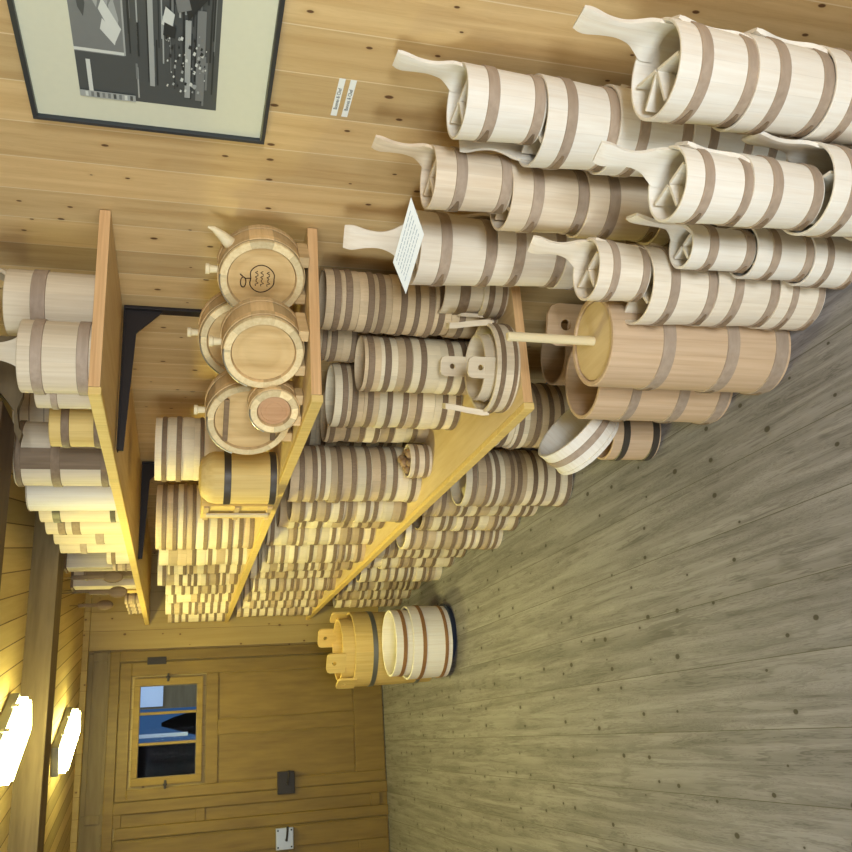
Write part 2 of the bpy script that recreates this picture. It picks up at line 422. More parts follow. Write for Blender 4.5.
# casing posts and transom panels
bm = bmesh.new()
slab(bm, 0.625, 0.70, 0, 2.09, 0, .03); slab(bm, -0.44, -0.36, 0, 2.09, 0, .03)
slab(bm, -2.45, 0.70, 2.015, 2.085, 0, .034)
slab(bm, -0.605, -0.53, 0, 2.0, 0, .03); struct(obj('trim_5', bm, M['oldwood']))
bm = bmesh.new()
slab(bm, -2.45, 0.715, 2.085, CZ - .046, 0, .012)
slab(bm, -0.43, 0.69, 2.085, 2.105, .0121, .03); slab(bm, -0.43, 0.69, 2.205, CZ - .046, .0121, .026)
for x in (-0.49, 0.64): slab(bm, x, x + .06, 2.105, 2.205, .0121, .026)
slab(bm, -2.4, -0.56, 2.085, 2.10, .0121, .03); struct(obj('trim_6', bm, M['greywood']))
# narrow panels between the doors
bm = bmesh.new()
slab(bm, -0.53, -0.44, 0, 2.0, 0, .010)
for z in (0.06, 1.375, 1.96): slab(bm, -0.53, -0.44, z, z + .07, .0101, .024)
struct(obj('trim_7', bm, M['oldwood']))

def lock_plate(parent, x, z, w, h, mat, name='lock_plate'):
    bm = bmesh.new(); box(bm, (x - w / 2, FY - .058, z - h / 2), (x + w / 2, FY - .036, z + h / 2), .004)
    lk = obj(name, bm, mat, parent)
    for dx in (-.38, .38):
        for dz in (-.38, .38):
            b2 = bmesh.new(); box(b2, (x + dx * w - .006, FY - .062, z + dz * h - .006), (x + dx * w + .006, FY - .0582, z + dz * h + .006), .002)
            struct(obj('screw', b2, M['iron'], lk))
    b2 = bmesh.new(); tube(b2, [(x - .01, FY - .058, z - .01), (x - .01, FY - .095, z - .01), (x + .03, FY - .1, z - .015), (x + .085, FY - .1, z - .018)], .008, 8)
    struct(obj('latch_handle', b2, M['iron'], lk, )); return struct(lk)

d1 = struct(empty('door_1', (0, 0, 0)))
DX0, DX1 = -0.355, 0.615
bm = bmesh.new()
# stiles, rails round the window, panels
slab(bm, DX0, DX1, 1.93, 2.01, .002, .03)
slab(bm, DX0, GX0 - .075, 0.01, 1.93, .002, .03); slab(bm, GX1 + .075, DX1, 0.01, 1.93, .002, .03)
slab(bm, GX0 - .075, GX1 + .075, 1.29, 1.38, .002, .03); slab(bm, GX0 - .075, GX1 + .075, 0.01, 0.24, .002, .03)
slab(bm, 0.06, 0.17, 0.24, 1.29, .002, .03)
struct(obj('door_leaf', bm, M['oldwood'], d1))
for x0, x1 in ((GX0 - .075, 0.06), (0.17, GX1 + .075)):
    bm = bmesh.new(); slab(bm, x0, x1, .24, 1.29, .002, .014, .0)
    slab(bm, x0 + .012, x1 - .012, .25, 1.28, .0141, .019, .002)
    struct(obj('door_panel', bm, M['oldwood'], d1))
bm = bmesh.new()
a0, a1, c0, c1 = GX0, GX1, GZ0, GZ1
slab(bm, a0 - .055, a0, c0 - .045, c1 + .045, .002, .042); slab(bm, a1, a1 + .055, c0 - .045, c1 + .045, .002, .042)
slab(bm, a0, a1, c0 - .045, c0, .002, .042); slab(bm, a0, a1, c1, c1 + .045, .002, .042)
wf = struct(obj('window_frame', bm, M['oldlight'], d1))
for x in (0.025, 0.24):
    bm = bmesh.new(); slab(bm, x - .01, x + .01, c0, c1, .004, .034, .003); struct(obj('muntin', bm, M['oldlight'], wf))
for x0, x1 in ((a0, .015), (.035, .23), (.25, a1)):
    bm = bmesh.new(); box(bm, (x0, FY - .016, c0), (x1, FY - .012, c1)); struct(obj('pane', bm, M['glass'], wf))
for x in (a0 - .055, a1 + .055):
    bm = bmesh.new(); box(bm, (x - .03, FY - .052, 1.655), (x + .03, FY - .043, 1.672), .003); box(bm, (x - .006, FY - .06, 1.648), (x + .006, FY - .0425, 1.68), .003)
    struct(obj('turn_catch', bm, M['iron'], wf))
bm = bmesh.new(); slab(bm, DX1 - .02, DX1 + .035, 1.68, 1.82, .0305, .037, .002); struct(obj('hinge', bm, M['iron'], d1))
lock_plate(d1, -0.315, 0.785, 0.16, 0.13, M['iron'], 'door_lock')
d2 = struct(empty('door_2', (0, 0, 0)))
bm = bmesh.new()
slab(bm, -1.52, -0.61, 0.01, 2.01, .002, .018); slab(bm, -0.76, -0.62, 0.01, 2.0, .0181, .032); slab(bm, -1.5, -0.76, 1.90, 2.0, .0181, .032)
slab(bm, -1.5, -0.76, 0.01, .24, .0181, .032); slab(bm, -1.5, -1.37, .24, 1.9, .0181, .032); slab(bm, -1.37, -0.76, 1.25, 1.35, .0181, .032)
struct(obj('door_leaf', bm, M['oldwood'], d2))
lock_plate(d2, -0.70, 0.80, 0.15, 0.13, M['steel'], 'door_lock')
# what stands outside, behind the door window
bm = bmesh.new(); box(bm, (-6, 13.8, -1), (8, 14, 7)); o = struct(obj('trim_8', bm, M['heather']))
bm = bmesh.new(); box(bm, (-0.75, 7.95, 0), (0.03, 8.35, 2.15), .01); tag(obj('dark_crate', bm, M['dark_out']), 'dark box standing outside behind the door window', 'box')
bm = bmesh.new(); prism(bm, [(-.05, 8.36, 1.0), (.40, 8.36, 1.0), (.24, 8.36, 1.62), (.20, 8.36, 1.72), (.17, 8.36, 1.72)], (0, .1, 0))
tag(obj('dark_bundle', bm, M['dark_out']), 'sloping dark bundle outside, beside the box behind the door window', 'bundle')
bm = bmesh.new(); box(bm, (.075, 7.93, 1.50), (.105, 7.9495, 1.90), .004); obj('white_edge', bm, M['pale_out'], bpy.data.objects['dark_crate'])
bm = bmesh.new(); box(bm, (.36, 8.9, 1.72), (.60, 8.93, 2.02), .004); o = tag(obj('white_notice', bm, M['pale_out']), 'pale board outside at the upper right of the door window', 'board')
b2 = bmesh.new(); box(b2, (.34, 8.94, 0), (.62, 8.98, 2.02), .004); obj('post', b2, M['greywood'], o)

# ------------------------------------------------------------------ shelves
def shelf(name, zt, label, near=SHY):
    root = empty(name, (1.18, near, zt - ST))
    def rel(x, y, z): return (x - 1.18, y - near, z - zt + ST)
    bm = bmesh.new(); box(bm, rel(SHX + .022, near, zt - ST), rel(WX - .003, DY - .003, zt), .001)
    for f in bm.faces: f.material_index = 1 if f.normal.y < -.9 or f.calc_center_median().y < .002 else 0
    obj('board', bm, [M['ply'], M['plyend']], root)
    bm = bmesh.new(); box(bm, rel(SHX, near, zt - ST - .004), rel(SHX + .0215, DY - .003, zt), .003)
    obj('front_lip', bm, M['yellow'], root)
    tag(root, label, 'shelf')
    return root
shelf('wall_shelf', ZT, 'top pine shelf board on the boarded wall, dark iron brackets below it')
shelf('wall_shelf', ZM, 'middle pine shelf board, the one carrying the round kegs')
shelf('wall_shelf', ZL, 'lowest pine shelf board, just above the stacks on the floor')
# iron brackets under the top shelf
k = 0
for (py, nm) in ((308, 'dark iron shelf bracket under the near half of the top shelf'), (480, 'dark iron shelf bracket under the far half of the top shelf')):
    Yb = hitX(140, py, WX).y if py == 308 else 4.75
    root = empty('shelf_bracket', (WX, Yb, ZT - ST))
    zb = ZT - ST - .005
    bm = bmesh.new(); box(bm, (-.012, -.02, ZM + .012 - zb - .01), (-.0008, .02, -.001), .001); obj('wall_rail', bm, M['iron'], root)
    bm = bmesh.new(); prism(bm, [(-.0125, -.004, -.001), (-.53, -.004, -.001), (-.53, -.004, -.022), (-.10, -.004, -.045), (-.0125, -.004, -.13)], (0, .008, 0))
    box(bm, (-.53, -.02, -.005), (-.0125, .02, -.001)); obj('arm', bm, M['iron'], root)
    root.location.z = zb
    tag(root, nm, 'bracket')

# ------------------------------------------------------------------ framed photograph on the wall
def picture():
    y0, y1 = 1.075, 1.895   # along the wall
    z0, z1 = 1.42, 1.968
    root = empty('framed_photograph', (WX - .001, (y0 + y1) / 2, (z0 + z1) / 2))
    W = (y1 - y0) / 2; H = (z1 - z0) / 2
    fb = .012
    bm = bmesh.new()
    box(bm, (-.022, -W, -H), (0, -W + fb, H), .002); box(bm, (-.022, W - fb, -H), (0, W, H), .002)
    box(bm, (-.022, -W + fb, -H), (0, W - fb, -H + fb), .002); box(bm, (-.022, -W + fb, H - fb), (0, W - fb, H), .002)
    obj('frame', bm, M['frame'], root)
    bm = bmesh.new(); box(bm, (-.012, -W + fb + .0003, -H + fb + .0003), (-.004, W - fb - .0003, H - fb - .0003)); obj('mount', bm, M['mat'], root)
    # photograph: generic grey workshop scene; u runs from far end (0) to near (1), v from bottom (0) to top (1)
    pw0, pw1 = W - .098, -W + .098; pz0, pz1 = -H + .125, H - .115
    mats = [M['p0'], M['p1'], M['p2'], M['p3'], M['p4']]
    bm = bmesh.new()
    layer = [0]
    def P(u, v): return (-.0125 - layer[0] * .00003, pw0 + (pw1 - pw0) * u, pz0 + (pz1 - pz0) * v)
    def poly(pts, mi):
        layer[0] += 1
        f = bm.faces.new([bm.verts.new(P(u, v)) for u, v in pts]); f.normal_update(); f.material_index = mi
        if f.normal.x > 0: f.normal_flip()
    def rect(u0, u1, v0, v1, mi): poly([(u0, v0), (u1, v0), (u1, v1), (u0, v1)], mi)
    rect(0, 1, 0, 1, 1)
    q = random.Random(3)
    rect(.23, 1, .66, 1, 2)                                       # grey landscape in the workshop window
    for i in range(10):
        u = .3 + q.random() * .6; v = .7 + q.random() * .22
        poly([(u, v), (u + .06, v - .02), (u + .16, v + .01), (u + .12, v + .04), (u + .04, v + .03)], q.choice((1, 3, 3)))
    poly([(.40, .79), (.33, .70), (.28, .72), (.35, .81)], 4); poly([(.36, .67), (.30, .71), (.44, .81), (.49, .78)], 4)
    rect(.235, .25, .65, 1, 4); rect(.235, 1, .65, .662, 3)
    for i in range(75):                                           # planked wall, tools and shavings
        v = .02 + q.random() * .6; u = q.random() * .8; rect(u, min(1, u + .08 + q.random() * .3), v, v + .003 + q.random() * .012, q.choice((0, 0, 0, 2, 2, 3)))
    rect(.10, 1, .455, .49, 3); rect(.12, 1, .49, .50, 0)
    rect(.02, .20, .90, .93, 4); rect(0, .035, .6, 1, 3); 
    for i in range(9): rect(.004, .03, .62 + .04 * i, .64 + .04 * i, q.choice((1, 2, 4)))
    rect(.05, .5, .10, .16, 2); rect(.06, .45, .2, .24, 3)
    for i in range(70):
        u = .08 + q.random() * .3; v = .08 + q.random() * .3; s = .005 + q.random() * .014
        poly([(u, v), (u + s, v - s * .4), (u + s * 1.3, v + s * .5), (u + s * .3, v + s)], q.choice((3, 4, 0)))
    poly([(.40, .33), (.47, .31), (.50, .37), (.42, .40)], 4); poly([(.36, .31), (.41, .30), (.43, .38), (.37, .39)], 0)
    poly([(.55, .60), (.80, .52), (1, .47), (1, .62), (.80, .62)], 3); poly([(.62, .30), (.66, .24), (1, .10), (1, .20), (.74, .30)], 4)
    poly([(.45, .22), (.55, .10), (.80, .02), (1, .06), (1, .22), (.75, .25), (.62, .28)], 0); poly([(.50, .20), (.60, .24), (.58, .32), (.48, .29)], 2)
    obj('photograph', bm, mats, root)
    tag(root, 'large framed black and white photograph in a wide cream mount on the wall', 'picture')
picture()

def text_mesh(body, size, mat, name, parent, loc, rot):
    cu = bpy.data.curves.new(name, 'FONT'); cu.body = body; cu.size = size; cu.align_x = 'CENTER'; cu.align_y = 'CENTER'
    tmp = bpy.data.objects.new(name + '_tmp', cu); COL.objects.link(tmp)
    dg = bpy.context.evaluated_depsgraph_get(); dg.update()
    me = bpy.data.meshes.new_from_object(tmp.evaluated_get(dg)); me.name = name
    bpy.data.objects.remove(tmp); bpy.data.curves.remove(cu)
    me.materials.clear(); me.materials.append(mat)
    o = link(name, me, parent, loc, rot); return o
# two printed strips under the photograph
for zc, lab in ((1.259, 'upper of the two white printed paper strips stuck on the wall'), (1.244 - .012, 'lower of the two white printed paper strips stuck on the wall')):
    c = Vector((WX - .0012, 1.711, zc))
    root = empty('printed_strip', c)
    bm = bmesh.new(); box(bm, (-.0004, -.066, -.0075), (.0008, .066, .0075)); obj('paper', bm, M['paper'], root)
    text_mesh('Bonnes & Chef', .0125, M['black'], 'lettering', root, (-.0009, .004, 0), (pi / 2, 0, -pi / 2))
    tag(root, lab, 'label')

# ------------------------------------------------------------------ ceiling lamps
M['diff'] = _emit('lamp_diffuser', (0.97, 0.93, 0.36), 36.0)
def lamp(c0, c1, label, power):
    """long wet-room light fitting from c0 to c1 (x, y on the ceiling)"""
    a = Vector((*c0, 0)); b = Vector((*c1, 0)); L = (b - a).length; d = (b - a).normalized()
    mid = (a + b) / 2
    root = empty('ceiling_lamp', (mid.x, mid.y, CZ), (0, 0, atan2(d.y, d.x)))
    hw = .088
    bm = bmesh.new(); box(bm, (-L / 2, -hw, -.045), (L / 2, hw, -.0008), .012); obj('housing', bm, M['lampbody'], root, smooth=True)
    bm = bmesh.new(); o_ = [(sx * (L / 2 - .05) + .045 * cos(t), sy * (hw - .05) + .045 * sin(t), -.0455) for sx, sy, t0 in ((1, 1, 0), (-1, 1, pi / 2), (-1, -1, pi), (1, -1, 3 * pi / 2)) for t in [t0 + i * pi / 12 for i in range(7)]]
    prism(bm, o_, (0, 0, -.045))
    bot = max(bm.faces, key=lambda f: -f.calc_center_median().z); bmesh.ops.bevel(bm, geom=list(bot.edges), offset=.014, segments=2, affect='EDGES'); obj('diffuser', bm, M['diff'], root, smooth=True)
    for sx in (-.22, .22):
        for sy in (-1, 1):
            bm = bmesh.new(); box(bm, (sx * L - .012, sy * (hw + .004) - .003, -.062), (sx * L + .012, sy * (hw + .004) + .003, -.03), .002); obj('clip', bm, M['clip'], root)
    ld = bpy.data.lights.new('lamp_glow', 'AREA'); ld.shape = 'RECTANGLE'; ld.size = L * .9; ld.size_y = .12; ld.energy = power; ld.color = LAMP_COLOR
    lo = bpy.data.objects.new('lamp_glow', ld); COL.objects.link(lo); lo.parent = root; lo.location = (0, 0, -.097)
    tag(root, label, 'lamp')
lamp((-.045, 3.84), (.185, 4.26), 'nearer ceiling lamp, bright white long fitting in front of the beam', LAMP_POWER * .62)
lamp((-.045, 5.75), (.205, 6.38), 'farther ceiling lamp, bright white long fitting towards the door wall', LAMP_POWER * .2)

# ------------------------------------------------------------------ hooped vessels
def hooped(root_name, rt, rb, hh, wall, hoops, mat, hoop_mat, loc, rot=(0, 0, 0), n=44, t=0.004, floor_t=.012, lock_az=None, foot=0.0):
    root = link(root_name, mesh_from(vessel_bm(rt, rb, hh, wall, floor_t, n, foot), root_name, mat, True), None, loc, rot)
    for z0, z1 in hoops:
        hp = link('hoop', mesh_from(hoop_bm(rt, rb, hh, z0 * hh, z1 * hh, t, n), 'hoop', hoop_mat, True), root)
        if lock_az is not None:
            # tapering lap where the hoop is locked
            r = rb + (rt - rb) * (z0 + z1) / 2 + t + .0004
            zc = (z0 + z1) / 2 * hh; w = (z1 - z0) * hh * .42
            bm = bmesh.new(); K = 8; pts = []
            for i in range(K + 1):
                a = lock_az + (i / K - .5) * .55; ww = w * (1 - .75 * i / K)
                pts.append((a, ww))
            outer = [Vector(((r + .0018) * cos(a), (r + .0018) * sin(a), zc + s * ww)) for s in (1,) for a, ww in pts] + [Vector(((r + .0018) * cos(a), (r + .0018) * sin(a), zc - ww)) for a, ww in reversed(pts)]
            vs = [bm.verts.new(p) for p in outer]
            for i in range(K):
                bm.faces.new((vs[i], vs[i + 1], vs[2 * K - i], vs[2 * K + 1 - i]))
            g = bmesh.ops.extrude_face_region(bm, geom=bm.faces[:])
            for v in g['geom']:
                if isinstance(v, bmesh.types.BMVert): v.co = v.co - Vector((v.co.x, v.co.y, 0)).normalized() * .002
            bmesh.ops.recalc_face_normals(bm, faces=bm.faces[:])
            link('hoop_lock', mesh_from(bm, 'hoop_lock', M['hoop']), hp)
    return root

def catmull(pts, n):
    out = []
    for i in range(len(pts) - 1):
        p0 = pts[max(i - 1, 0)]; p1 = pts[i]; p2 = pts[i + 1]; p3 = pts[min(i + 2, len(pts) - 1)]
        for k in range(n):
            t = k / n
            out.append(tuple(.5 * ((2 * b) + (-a + c) * t + (2 * a - 5 * b + 4 * c - d) * t * t + (-a + 3 * b - 3 * c + d) * t ** 3) for a, b, c, d in zip(p0, p1, p2, p3)))
    out.append(pts[-1]); return out
HANDLE = [(-.004, -.030, .100), (-.004, -.004, .098), (-.004, .012, .080), (-.004, .032, .054), (-.003, .060, .038), (-.001, .092, .042), (.003, .122, .056), (.009, .142, .052)]
def stave_handle(parent, rt, hh, a, k, mat, lean=0.0):
    e = Vector((cos(a), sin(a), 0)); t = Vector((-sin(a), cos(a), 0)); u = Vector((0, 0, 1))
    bm = bmesh.new(); prof = catmull(HANDLE, 4); rings = []
    for i, (o, z, w) in enumerate(prof):
        o *= k; z *= k; w *= k
        nx = prof[min(i + 1, len(prof) - 1)]; pv = prof[max(i - 1, 0)]
        tg = Vector((nx[0] - pv[0], nx[1] - pv[1])).normalized(); nr = e * tg.y - u * tg.x
        th = .0062 * k * (1 if i < len(prof) - 2 else .7)
        # board follows the curve of the rim near its root
        blend = max(0.0, min(1.0, 1 - z / (.03 * k)))
        ring = []
        for sgn in (-1, 1):
            for j in range(7):
                x = (j / 6 - .5) * w * (-sgn)
                sag = -(rt - math.sqrt(max(rt * rt - x * x, 0))) * blend
                edge = .72 if j in (0, 6) else 1.0
                ring.append(bm.verts.new(e * (rt - .0045 * k + o + sag) + t * x + u * (hh + z) + nr * (th * sgn * edge)))
        rings.append(ring)
    for A, B in zip(rings[:-1], rings[1:]):
        for q in range(14):
            p = (q + 1) % 14; bm.faces.new((A[q], A[p], B[p], B[q]))
    bm.faces.new(list(reversed(rings[0]))); bm.faces.new(rings[-1])
    bmesh.ops.recalc_face_normals(bm, faces=bm.faces[:])
    return link('handle', mesh_from(bm, 'handle', mat, True), parent)
def divider(parent, r, z0, z1, arms, mat):
    bm = bmesh.new()
    for i, a in enumerate(arms):
        a = compass(a); e = Vector((cos(a), sin(a), 0)); t = Vector((-sin(a), cos(a), 0)) * .0032
        p = [e * .0038 + t, e * (r * .985) + t, e * (r * .985) - t, e * .0038 - t]
        prism(bm, [q + Vector((0, 0, z0)) for q in p], (0, 0, z1 - z0))
    return obj('divider', bm, mat, parent)

def compass(deg): return radians(90 - deg)     # 0 = along the room, 90 = towards the shelf wall

def tankard(z0, X, Y, hh, rt, rb, label, haz=95, hk=1.0, div=(134, -46, -140), mat='tank', handle=True, group='divided tankards stacked on the floor by the wall'):
    view = math.degrees(atan2(X, Y))
    root = hooped('divided_tankard', rt, rb, hh, .0065, [(.02, .16), (.60, .745)], M[mat], M['thoop'], (X, Y, z0), lock_az=compass(view - 125), t=.0032)
    divider(root, rb - .0068, .012, hh - .004, [view + q for q in div], M[mat])
    if handle: stave_handle(root, rt, hh, compass(haz), hk, M[mat])
    tag(root, label, 'tankard', group)
    return root

def tank_stack(dist, items, word, haz, hk, extra=(), step=.165, divs=None, mat='tank'):
    """items: mouth centre and half width as seen, from the top tankard down, all at one distance; extra tankards go on below to the floor"""
    st = []
    for px, py, hp in items:
        a = az((px, py)); X, Y = dist * sin(a), dist * cos(a)
        sa = abs(az((px, py + hp)) - az((px, py - hp))) / 2
        st.append([X, Y, zat((px, py), X, Y), dist * sin(sa)])
    while st[-1][2] - step > .10:
        X, Y, z, r = st[-1]; st.append([X + .002, Y + .001, z - step, r * 1.01])
    n = len(st); ords = ['top', 'second', 'third', 'fourth', 'fifth', 'sixth', 'seventh', 'eighth']
    D3 = [(134, -46, -140), (120, -60, -150, 32), (150, -30, -120)]
    for i, (X, Y, z, r) in enumerate(st):
        zb = st[i + 1][2] - .006 if i + 1 < n else 0.0
        X = min(X, WX - r - .006)
        dv = divs if (divs and i == 0) else D3[i % 3]
        tankard(zb + .0004, X, Y, z - zb, r, r * (.885 if i + 1 < n else .95), '%s tankard from above in %s' % (ords[i], word), haz[i % len(haz)], hk, dv, mat)

tank_stack(1.776, [(655, 70, 54.0), (731, 83, 51.5), (805, 94, 50.5)], 'the big nearest column beside the wall', [92, 124, 120], 1.12, divs=(152, -28, -140, -84))
tank_stack(1.72, [(667, 184, 39.5), (733, 190, 37.5), (803, 189, 48.5)], 'the narrow column in front of the big one', [74, 122, 108], .98)
tank_stack(2.03, [(457, 101, 39.5), (531, 121, 48), (601, 130, 46.5), (672, 138, 45)], 'the tall column close to the wall', [98, 2, 60], 1.0)
tank_stack(2.165, [(428, 177, 32.8), (501, 195, 36.5), (575, 203, 36), (648, 211, 35)], 'the tan column beside the paper note', [96, 40, 70], .95, mat='tanktan')
tank_stack(2.45, [(412, 247.5, 38), (486, 249, 37.2), (553, 253, 36.5), (620, 257, 36)], 'the column carrying the paper note', [40, 80, 60], 1.25, mat='tankmid')
tank_stack(2.035, [(586, 269.5, 31.8), (634, 285, 40.5), (697, 287.5, 39.5), (757, 291, 38.5)], 'the column next to the butter churn', [72, 120, 90], .92, mat='tankmid')
tank_stack(1.90, [(681, 246, 23.5), (742, 252, 27.5), (797, 258, 28.5)], 'the slim short column in the middle', [112, 60, 100], .95)

# paper note leaning on the tall wall column
pc = [hitX(x, y, 1.165) for x, y in ((411, 196), (424, 233), (403, 296), (393, 262))]
pc = [hitX(411, 197, 1.20), hitX(424, 234, 1.165), None, hitX(393, 262, 1.135)]
root = empty('paper_note', pc[0])
pc[2] = pc[3] + (pc[1] - pc[0]); root.location = pc[2]
bm = bmesh.new(); q = [p - pc[2] for p in pc]
nrm = (q[1] - q[0]).cross(q[3] - q[0]).normalized()
if nrm.dot(CAM - pc[0]) < 0: nrm = -nrm
prism(bm, q, nrm * .0006); obj('sheet', bm, M['paper'], root)
bm = bmesh.new(); rq = random.Random(5)
for i in range(6):
    s = .14 + .125 * i; a = q[0].lerp(q[1], s); b = q[3].lerp(q[2], s); u0 = .12
    while u0 < .86:
        u1 = u0 + .03 + rq.random() * .07
        p0 = a.lerp(b, u0); p1 = a.lerp(b, min(u1, .9)); w = (q[1] - q[0]).normalized() * .0016
        f = [p0 - w, p1 - w, p1 + w, p0 + w]; f = [p + nrm * .0009 for p in f]
        bm.faces.new([bm.verts.new(p) for p in f]); u0 = u1 + .015
obj('handwriting', bm, M['ink'], root)
tag(root, 'white handwritten paper note stuck on the tankard beside the wall', 'note')

# ------------------------------------------------------------------ churn group on the floor beside the tankards
def churn():
    X, Y, r = .962, 1.945, .123
    zt_ = zat((592, 343), X, Y)
    root = hooped('butter_churn', r, r * 1.0, zt_, .014, [(.015, .09), (.30, .37), (.66, .73)], M['pink'], M['thoop'], (X, Y, .0005), lock_az=compass(-70), t=.0035, n=56)
    bm = bmesh.new(); lathe(bm, [(0, zt_ - .03), (r - .0148, zt_ - .03), (r - .0148, zt_ - .008), (r - .017, zt_ - .005), (0, zt_ - .005)], 48, close=False); obj('lid', bm, M['ply'], root, smooth=True)
    bm = bmesh.new(); zs = zat((507, 338), X, Y)
    lathe(bm, [(0, zt_ - .0045), (.0125, zt_ - .0045), (.0125, zs - .003), (.010, zs), (0, zs)], 20, close=False); obj('plunger_rod', bm, M['whitewood'], root, smooth=True)
    tag(root, 'tall reddish butter churn with a lid and long plunger rod standing on the floor', 'churn')
    X2, Y2, r2 = cyl((582, 337), (582, 419), .968)
    z2 = zat((581, 400), X2, Y2)
    root = hooped('open_churn', r2, r2, z2, .012, [(.02, .10), (.33, .41), (.69, .76)], M['pink'], M['thoop'], (X2, Y2, .0005), lock_az=compass(-70), n=56)
    tag(root, 'open reddish churn without a lid, half hidden behind the lidded churn', 'churn')
churn()

def ear(parent, rt, hh, a, w, z1, mat, hole=.011, th=.012, corner=.25):
    """flat stave ear rising above the rim with a finger hole"""
    e = Vector((cos(a), sin(a), 0)); t = Vector((-sin(a), cos(a), 0)); u = Vector((0, 0, 1))
    bm = bmesh.new(); c = corner * w
    out = [(-w / 2, -.02), (w / 2, -.02), (w / 2, z1 - c), (w / 2 - c * .3, z1 - c * .3), (w / 2 - c, z1), (-w / 2 + c, z1), (-w / 2 + c * .3, z1 - c * .3), (-w / 2, z1 - c)]
    H = [(hole * cos(2 * pi * i / 16), z1 * .52 + hole * sin(2 * pi * i / 16)) for i in range(16)]
    # resample outline to 16 points by angle around the hole
    cx, cz = 0, z1 * .52
    def hitout(ang):
        dx, dz = cos(ang), sin(ang); best = 9
        for i in range(len(out)):
            (x0, y0), (x1, y1) = out[i], out[(i + 1) % len(out)]
            x0 -= cx; x1 -= cx; y0 -= cz; y1 -= cz
            den = dx * (y1 - y0) - dz * (x1 - x0)
            if abs(den) < 1e-9: continue
            s = (x0 * (y1 - y0) - y0 * (x1 - x0)) / den; q = (x0 * dz - y0 * dx) / den
            if s > 0 and -1e-6 <= q <= 1 + 1e-6: best = min(best, s)
        return (cx + dx * best, cz + dz * best)
    angs = [2 * pi * i / 16 for i in range(16)]
    extra = [atan2(y - cz, x - cx) % (2 * pi) for x, y in out]
    angs = sorted(angs + extra)
    loops = []
    for d in (-th, 0):
        lo = [bm.verts.new(e * (rt - .0005 + d) + t * p[0] + u * (hh + p[1])) for p in (hitout(a_) for a_ in angs)]
        li = [bm.verts.new(e * (rt - .0005 + d) + t * (cx + hole * cos(a_)) + u * (hh + cz + hole * sin(a_))) for a_ in angs]
        loops.append((lo, li))
    n = len(angs)
    for i in range(n):
        j = (i + 1) % n
        for lo, li in loops: bm.faces.new((lo[i], lo[j], li[j], li[i]))
        bm.faces.new((loops[0][0][i], loops[0][0][j], loops[1][0][j], loops[1][0][i]))
        bm.faces.new((loops[0][1][i], loops[0][1][j], loops[1][1][j], loops[1][1][i]))
    bmesh.ops.remove_doubles(bm, verts=bm.verts[:], dist=1e-5)
    bmesh.ops.recalc_face_normals(bm, faces=bm.faces[:])
    return obj('ear', bm, mat, parent)

# tub with an eared board behind the churns, standing on an upturned stack
X, Y, r = 1.27, 2.13, .0
cX, cY, cr = cyl((548, 322), (548, 385), 1.28)
zr = zat((553, 352), cX, cY)
root = hooped('dim_bucket', cr, cr * .95, zr - .0005, .010, [(.05, .13), (.70, .78)], M['pink'], M['thoop'], (cX, cY, .0005))
tag(root, 'tall dim bucket half under the low shelf, behind the lidded churn', 'bucket')
aP = az((560, 326)); X, Y = 2.52 * sin(aP), 2.52 * cos(aP); zt_ = zat((539, 326), X, Y)
root = hooped('eared_bucket', .068, .066, zt_ - .125, .010, [(.70, .78)], M['pink'], M['thoop'], (X, Y, .0005))
ear(root, .068, zt_ - .125, compass(math.degrees(aP) + 176), .128, .125, M['pink'], hole=.017)
tag(root, 'slim pinkish bucket with one wide pierced ear, just behind the lidded churn', 'bucket')

# small dark-hooped bucket and the tub tilted on it
X, Y = 1.06, 2.66
r = .098; zb = .18
root = hooped('small_bucket', r, r * .97, zb, .009, [(.03, .17), (.66, .80)], M['pink'], M['darkhoop'], (.945, 2.625, .0005))
tag(root, 'small reddish bucket with dark metal hoops on the floor under the tilted tub', 'bucket')
R_t = .138; H_t = .10
bt = hitY(589, 446, 2.50); bx, by, bz = bt
root = hooped('tilted_tub', R_t, R_t * .93, H_t, .010, [(.42, .66)], M['tank'], M['thoop'], (0, 0, 0), n=56, t=.003)
upv = Vector((.617, -.217, .755)).normalized()
root.rotation_euler = upv.to_track_quat('Z', 'Y').to_euler(); root.location = (bx, by, bz)
b2 = bmesh.new(); lathe(b2, [(R_t * .93 + .0002, .003), (R_t * .93 + .004, .004), (R_t * .935 + .004, .014), (R_t * .935 + .0002, .016)], 56); obj('bottom_band', b2, M['tank'], root, smooth=True)
tag(root, 'shallow pale tub tilted on the small dark-hooped bucket, its open mouth facing up', 'tub')

# ------------------------------------------------------------------ stacks of shallow tubs
def unit_bm(hh, wall=.085, n=36):
    return vessel_bm(1.0, .985, hh, wall, .008, n)
UN = []
for hh, hz in ((.050, (.002, .023)), (.062, (.004, .026)), (.042, (.001, .018)), (.056, (.022, .044)), (.046, (.0, .0))):
    body = mesh_from(unit_bm(hh), 'stacked_tub', M['tub'], True)
    body2 = body.copy(); body2.materials[0] = M['tubtan']
    bm = bmesh.new()
    if hz[1] > 0:
        lathe(bm, [(1.0005, hz[0]), (1.024, hz[0] + .002), (1.024, hz[1] - .002), (1.0005, hz[1])], 36)
        hoop = mesh_from(bm, 'hoop', M['hoop'], True)
    else: bm.free(); hoop = None
    UN.append((hh, body, body2, hoop))
ORD = ['top', 'second', 'third', 'fourth', 'fifth', 'sixth', 'seventh', 'eighth', 'ninth', 'tenth', 'eleventh', 'twelfth', 'thirteenth', 'fourteenth', 'fifteenth', 'sixteenth', 'seventeenth', 'eighteenth', 'nineteenth', 'twentieth']
COLUMNS = []      # (X, Y, r, z0, ztop, label words, group)
